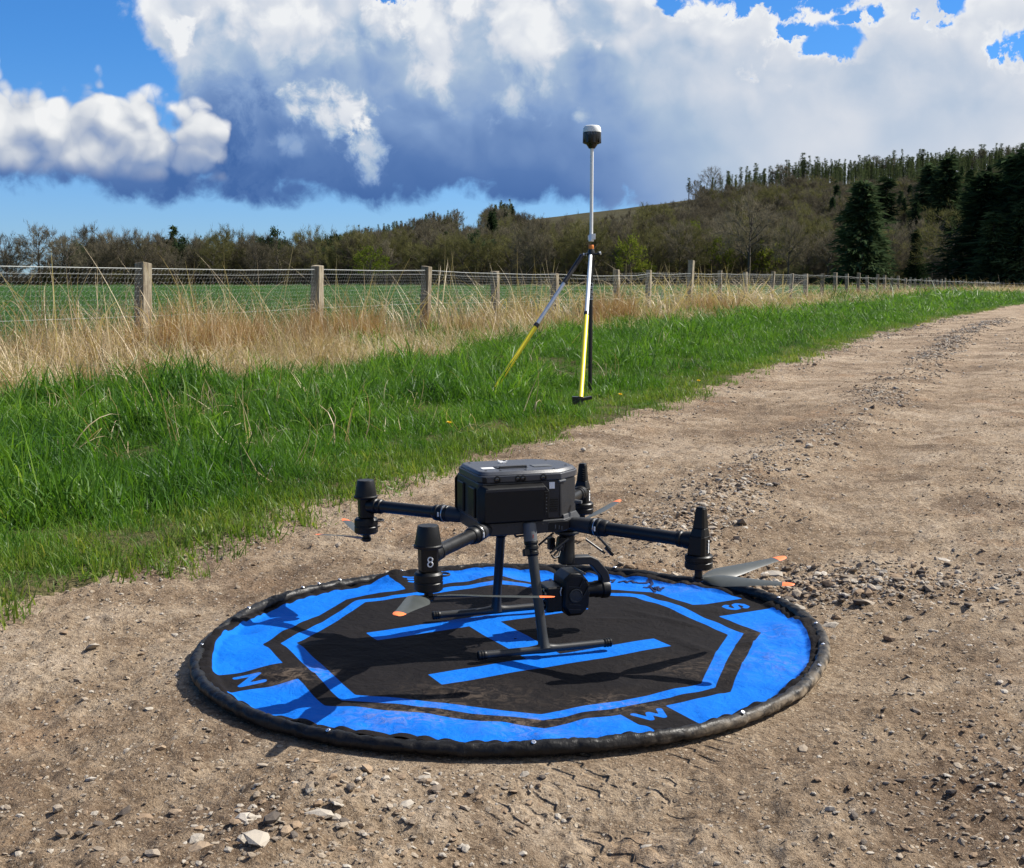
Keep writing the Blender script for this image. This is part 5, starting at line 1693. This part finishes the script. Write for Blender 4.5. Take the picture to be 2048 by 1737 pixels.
def stone_mesh(seed, mat, flat, sub=1, rough=.32):
    r = random.Random(seed)
    bm = bmesh.new(); bmesh.ops.create_icosphere(bm, subdivisions=sub, radius=.5)
    pl = [(Vector((r.gauss(0, 1), r.gauss(0, 1), r.gauss(0, 1))).normalized(), r.uniform(.26, .42)) for _ in range(7)]
    ex = r.uniform(.62, .95)
    for v in bm.verts:
        v.co *= 1 + r.uniform(-.5, .5) * rough
        for nrm, dd in pl:
            k = v.co.dot(nrm)
            if k > dd: v.co -= nrm * (k - dd) * .9
        v.co.x *= 1.12; v.co.y *= ex; v.co.z *= flat
    me = bpy.data.meshes.new('stone'); bm.to_mesh(me); bm.free(); me.materials.append(mat)
    return me


def in_pad(x, y): return np.hypot(x - PADC[0], y - PADC[1]) < .775


def make_stones():
    r = np.random.default_rng(77)
    shapes = {'flat': .30, 'chunky': .60, 'wedge shaped': .46}
    mats = {'pale grey': M_PALE, 'grey brown': M_STONE, 'dark': M_DARK, 'tan': M_TAN}
    SM = {(s, c): [stone_mesh(hash((i, len(s), len(c))) & 1023, m, f) for i in range(2)] for s, f in shapes.items() for c, m in mats.items()}
    # stones one can point at: photo column, row, width in photo pixels, shape, colour, words
    hand = [(182, 1291, 40, 'flat', 'pale grey', 'pale rounded stone lying alone left of the landing pad'), (1547, 1140, 52, 'flat', 'pale grey', 'broad flat pale stone behind the orange blade tips'),
            (735, 1568, 38, 'wedge shaped', 'tan', 'tan wedge shaped stone in front of the pad edge'), (868, 1571, 36, 'flat', 'pale grey', 'pale flat stone in front of the pad beside the tan one'), (392, 1518, 28, 'wedge shaped', 'grey brown', 'small grey stone left of the stone heap at bottom'),
            (115, 1624, 42, 'wedge shaped', 'grey brown', 'jagged grey stone near the bottom left corner'), (248, 1634, 36, 'wedge shaped', 'dark', 'dark wedge stone at lower left beside a tan slab'), (290, 1640, 42, 'flat', 'tan', 'tan slab beside the dark wedge stone at lower left'), (198, 1664, 26, 'chunky', 'dark', 'small dark stone below the lower left slab'),
            (490, 1672, 46, 'wedge shaped', 'pale grey', 'pale angular stone in the heap at bottom left of centre'), (545, 1682, 40, 'chunky', 'dark', 'dark chunk in the heap at bottom left of centre'), (395, 1705, 36, 'flat', 'pale grey', 'pale flake near the bottom edge left of centre'), (520, 1728, 80, 'flat', 'pale grey', 'large pale slab cut by the bottom edge of the photo'), (400, 1733, 52, 'flat', 'tan', 'tan slab at the bottom edge left of the pale slab'), (640, 1655, 60, 'flat', 'pale grey', 'long flat pale stone at bottom centre left'),
            (1901, 1591, 28, 'chunky', 'dark', 'dark round stone standing out at lower right'), (1708, 1641, 24, 'chunky', 'dark', 'dark stone below the lower right tread marks'), (1833, 1433, 26, 'wedge shaped', 'grey brown', 'lone grey stone right of the pad on bare dirt'), (1801, 1562, 24, 'wedge shaped', 'dark', 'lone dark stone at right with a small shadow'), (1988, 1512, 22, 'wedge shaped', 'grey brown', 'grey stone by the right edge of the photo'),
            (1936, 1216, 22, 'chunky', 'dark', 'dark round stone at the right end of the rubble'), (1720, 1205, 34, 'wedge shaped', 'dark', 'dark wedge stone in the rubble right of the pad'), (1598, 1205, 34, 'flat', 'pale grey', 'pale slab on the rubble just right of the drone blades'), (1660, 1240, 40, 'flat', 'pale grey', 'pale flat stone on the rubble beside the pad rim'), (1780, 1265, 30, 'chunky', 'tan', 'tan stone upright in the rubble right of the pad'),
            (1045, 1692, 30, 'flat', 'pale grey', 'pale flake set in the dirt at bottom centre'), (1740, 1707, 26, 'flat', 'pale grey', 'pale flake near the bottom right'), (1550, 975, 16, 'chunky', 'dark', 'dark stone on the stony crown behind the drone'), (1575, 942, 18, 'chunky', 'dark', 'dark block on the crown of the track'), (1743, 826, 20, 'wedge shaped', 'dark', 'dark wedge on the far crown of the track'), (1518, 1160, 24, 'flat', 'tan', 'tan slab beside the upper orange blade tip'), (250, 1500, 24, 'flat', 'grey brown', 'small flat stone left below the pad'), (1985, 1578, 26, 'flat', 'pale grey', 'pale flat stone at the far right bottom')]
    bins = {}
    placed = []

    def put(x, y, size, shp, colr, label=None, sink=.30):
        me = SM[(shp, colr)][int(r.integers(2))]
        o = link('stone', me)
        z = float(ground_z(x, y)); hz = size * shapes[shp]
        o.location = (x, y, z + hz * (.5 - sink) * .9)
        o.scale = (size, size, size); o.rotation_euler = (r.normal(0, .22), r.normal(0, .22), r.uniform(0, 6.28))
        placed.append((x, y, size))
        if label: tag(o, label, 'stone', 'loose stones on the track')
        else:
            px = 1024 + FPX * x / (y * math.cos(PITCH) + CAMH * math.sin(PITCH))
            d = y
            if d < 1.98: zn = 'at the bottom edge'
            elif d < 2.35: zn = 'in front of the pad'
            elif px < 560 and d < 3.6: zn = 'left of the pad'
            elif px > 1480 and d < 3.75: zn = 'in the rubble right of the pad'
            elif d < 4.6: zn = 'behind the pad'
            elif d < 6.2: zn = 'on the track behind the drone'
            else: zn = 'farther up the track'
            sz = 'small' if size < .022 else 'middling' if size < .036 else 'large'
            bins.setdefault((sz, colr, shp, zn), []).append((px, o))
    for px, py, w, shp, colr, lab in hand:
        x, y = at_z(px, py, .0)
        put(x, y, w / FPX * math.hypot(y, CAMH), shp, colr, lab, .22)
    # the rest of the loose stones
    N = 130000
    x, y, R = sample(N, 1.55, 26, -.55, .48, 31)
    s = x - xe(y) + .10 * fbm(y * 1.1, x * .3, 3, 9) - .22 * fbm(x * 2.2, y * 2.2, 3, 77)
    crown = np.exp(-((s - 1.52 - .12 * fbm(y * .9, y * 0, 2, 71)) / .17) ** 2) * sstep(3.2, 4.2, y)
    rub = np.exp(-(((x - .95) / .42) ** 2 + ((y - 3.42) / .28) ** 2))
    heap = np.exp(-(((x + .30) / .30) ** 2 + ((y - 1.83) / .16) ** 2)) + .5 * np.exp(-(((x + .05) / .25) ** 2 + ((y - 1.98) / .1) ** 2))
    edge = np.exp(-((s - .12) / .12) ** 2)
    far = np.exp(-((s - 2.9) / .35) ** 2) * .45
    patch = np.clip(fbm(x * 1.7, y * 1.7, 3, 72) * 2.2 + .12, 0, 1)
    dens = .16 + .34 * patch + 1.2 * crown + 1.0 * rub + .55 * heap + .30 * edge + far
    dens *= 1 - .75 * np.exp(-((s - 2.02) / .2) ** 2) * (1 - rub)
    keep = (s > .03) & ~in_pad(x, y) & (r.random(N) < np.clip(dens, 0, 1)) & (x < 24)
    x, y, R, crown, rub, heap = (q[keep] for q in (x, y, R, crown, rub, heap))
    # the stony crown, the far edge and the rubble beside the pad get their own thick spread
    def band(n, y0, y1, c, w, k):
        yy = np.exp(r.uniform(math.log(y0), math.log(y1), n))
        ss = c + w * r.normal(0, 1, n) + .12 * fbm(yy * .9, yy * 0, 2, 71)
        keep2 = r.random(n) < np.clip(.55 + 1.6 * fbm(yy * 1.3, ss * 1.3, 2, 73), .08, 1)
        yy, ss = yy[keep2], ss[keep2]
        return xe(yy) + ss, yy, np.full(len(yy), k)
    B = [band(15000, 3.9, 30, 1.52, .17, .95), band(5000, 7.5, 32, .22, .16, .4), band(4500, 4.5, 25, 2.85, .25, .3)]
    a = r.uniform(0, 6.28, 1900); q = np.abs(r.normal(0, 1, 1900))
    bx, by = .98 + np.cos(a) * q * .34, 3.44 + np.sin(a) * q * .17
    bx = np.concatenate([b[0] for b in B] + [bx]); by = np.concatenate([b[1] for b in B] + [by]); bc = np.concatenate([b[2] for b in B] + [np.full(1900, .9)])
    ok = ~in_pad(bx, by) & (bx < 24); bx, by, bc = bx[ok], by[ok], bc[ok]
    x = np.concatenate([x, bx]); y = np.concatenate([y, by]); R = np.concatenate([R, np.hypot(bx, by)])
    crown = np.concatenate([crown, bc]); rub = np.concatenate([rub, np.zeros(len(bx))]); heap = np.concatenate([heap, np.zeros(len(bx))])
    n = len(x)
    base = np.exp(r.normal(math.log(.0066), .52, n)) * (1 + .70 * crown + 1.2 * rub + .45 * heap)
    size = np.clip(base, .0035, .055) * np.maximum(1, R / 9)
    size = np.minimum(size, .075)
    pxw = size / R
    vis = (np.abs(np.arctan2(x, y)) < .40) & (y > 1.72)
    order = np.argsort(-pxw * vis)
    big = set(order[:225].tolist())
    cols = ['grey brown', 'grey brown', 'grey brown', 'tan', 'tan', 'tan', 'pale grey', 'pale grey', 'dark']
    shp = ['flat', 'flat', 'wedge shaped', 'chunky']
    for i in order[:225]:
        put(float(x[i]), float(y[i]), float(size[i]), shp[int(r.integers(4))], cols[int(r.integers(9))])
    rest = np.array([i for i in range(n) if i not in big])
    src = [me for k, v in SM.items() if k[1] != 'dark' for me in v[:1]] + [SM[('flat', 'grey brown')][1], SM[('chunky', 'grey brown')][1], SM[('wedge shaped', 'grey brown')][1]]
    xr, yr, sr = x[rest], y[rest], size[rest]
    m = len(rest)
    scatter('gravel', src, np.stack([xr, yr, ground_z(xr, yr) + sr * .08], 1), np.stack([r.normal(0, .3, m), r.normal(0, .3, m), r.uniform(0, 6.28, m)], 1), np.stack([sr] * 3, 1), r.integers(0, len(src), m), 'small loose gravel strewn over the dirt track')
    ORD = ['leftmost', 'second', 'third', 'fourth', 'fifth', 'sixth', 'seventh', 'eighth', 'ninth', 'tenth', 'eleventh', 'twelfth', 'thirteenth', 'fourteenth', 'fifteenth', 'sixteenth', 'seventeenth', 'eighteenth', 'nineteenth', 'twentieth']
    ORD += [f'{k}th' for k in range(21, 80)]
    for (sz, colr, sh, zn), L in bins.items():
        L.sort(key=lambda q: q[0])
        for i, (_, o) in enumerate(L):
            rk = '' if len(L) == 1 else 'leftmost ' if i == 0 else 'rightmost ' if i == len(L) - 1 else ORD[i] + ' from left '
            tag(o, f'{rk}{sz} {colr} {sh} stone {zn}', 'stone', 'loose stones on the track')


make_stones()


# ------------------------------------------------------------------ dandelions in the verge
def make_flowers():
    M_Y = plain('dandelion_yellow', (.80, .55, .01), .7, var=.15)
    M_S = plain('flower_stem', (.12, .20, .03), .7)
    for px, py, lab in ((1238, 797, 'yellow dandelion right of the survey pole foot'), (1395, 768, 'dandelion beside the track left of the far bend'), (895, 853, 'yellow dandelion low in the grass above the drone'), (1835, 655, 'far dandelion near the track edge at right'), (1425, 660, 'dandelion below the tall strainer post')):
        x, y = at_z(px, py, .10)
        zg = float(ground_z(x, y, False))
        R = empty('dandelion', (x, y, zg)); tag(R, lab, 'flower', 'dandelions in the verge')
        MB().tube([(0, 0, 0), (.004, .002, .06), (.008, 0, .12)], .0018, 6).build('stem', M_S, R)
        k = max(1, y / 9)
        mb = MB()
        for i in range(22):
            a = i * 2.4; rr_ = (.006 + .014 * (i / 22)) * k
            c = Vector((.008, 0, .12)); t = c + Vector((math.cos(a) * rr_, math.sin(a) * rr_, .006 + .006 * (1 - i / 22)))
            n_ = Vector((-math.sin(a), math.cos(a), 0)) * .003 * k
            mb.raw([c - n_ * .4, c + n_ * .4, t + n_, t - n_], [(0, 1, 2, 3)])
        mb.build('flower_head', M_Y, R, smooth=0)


make_flowers()
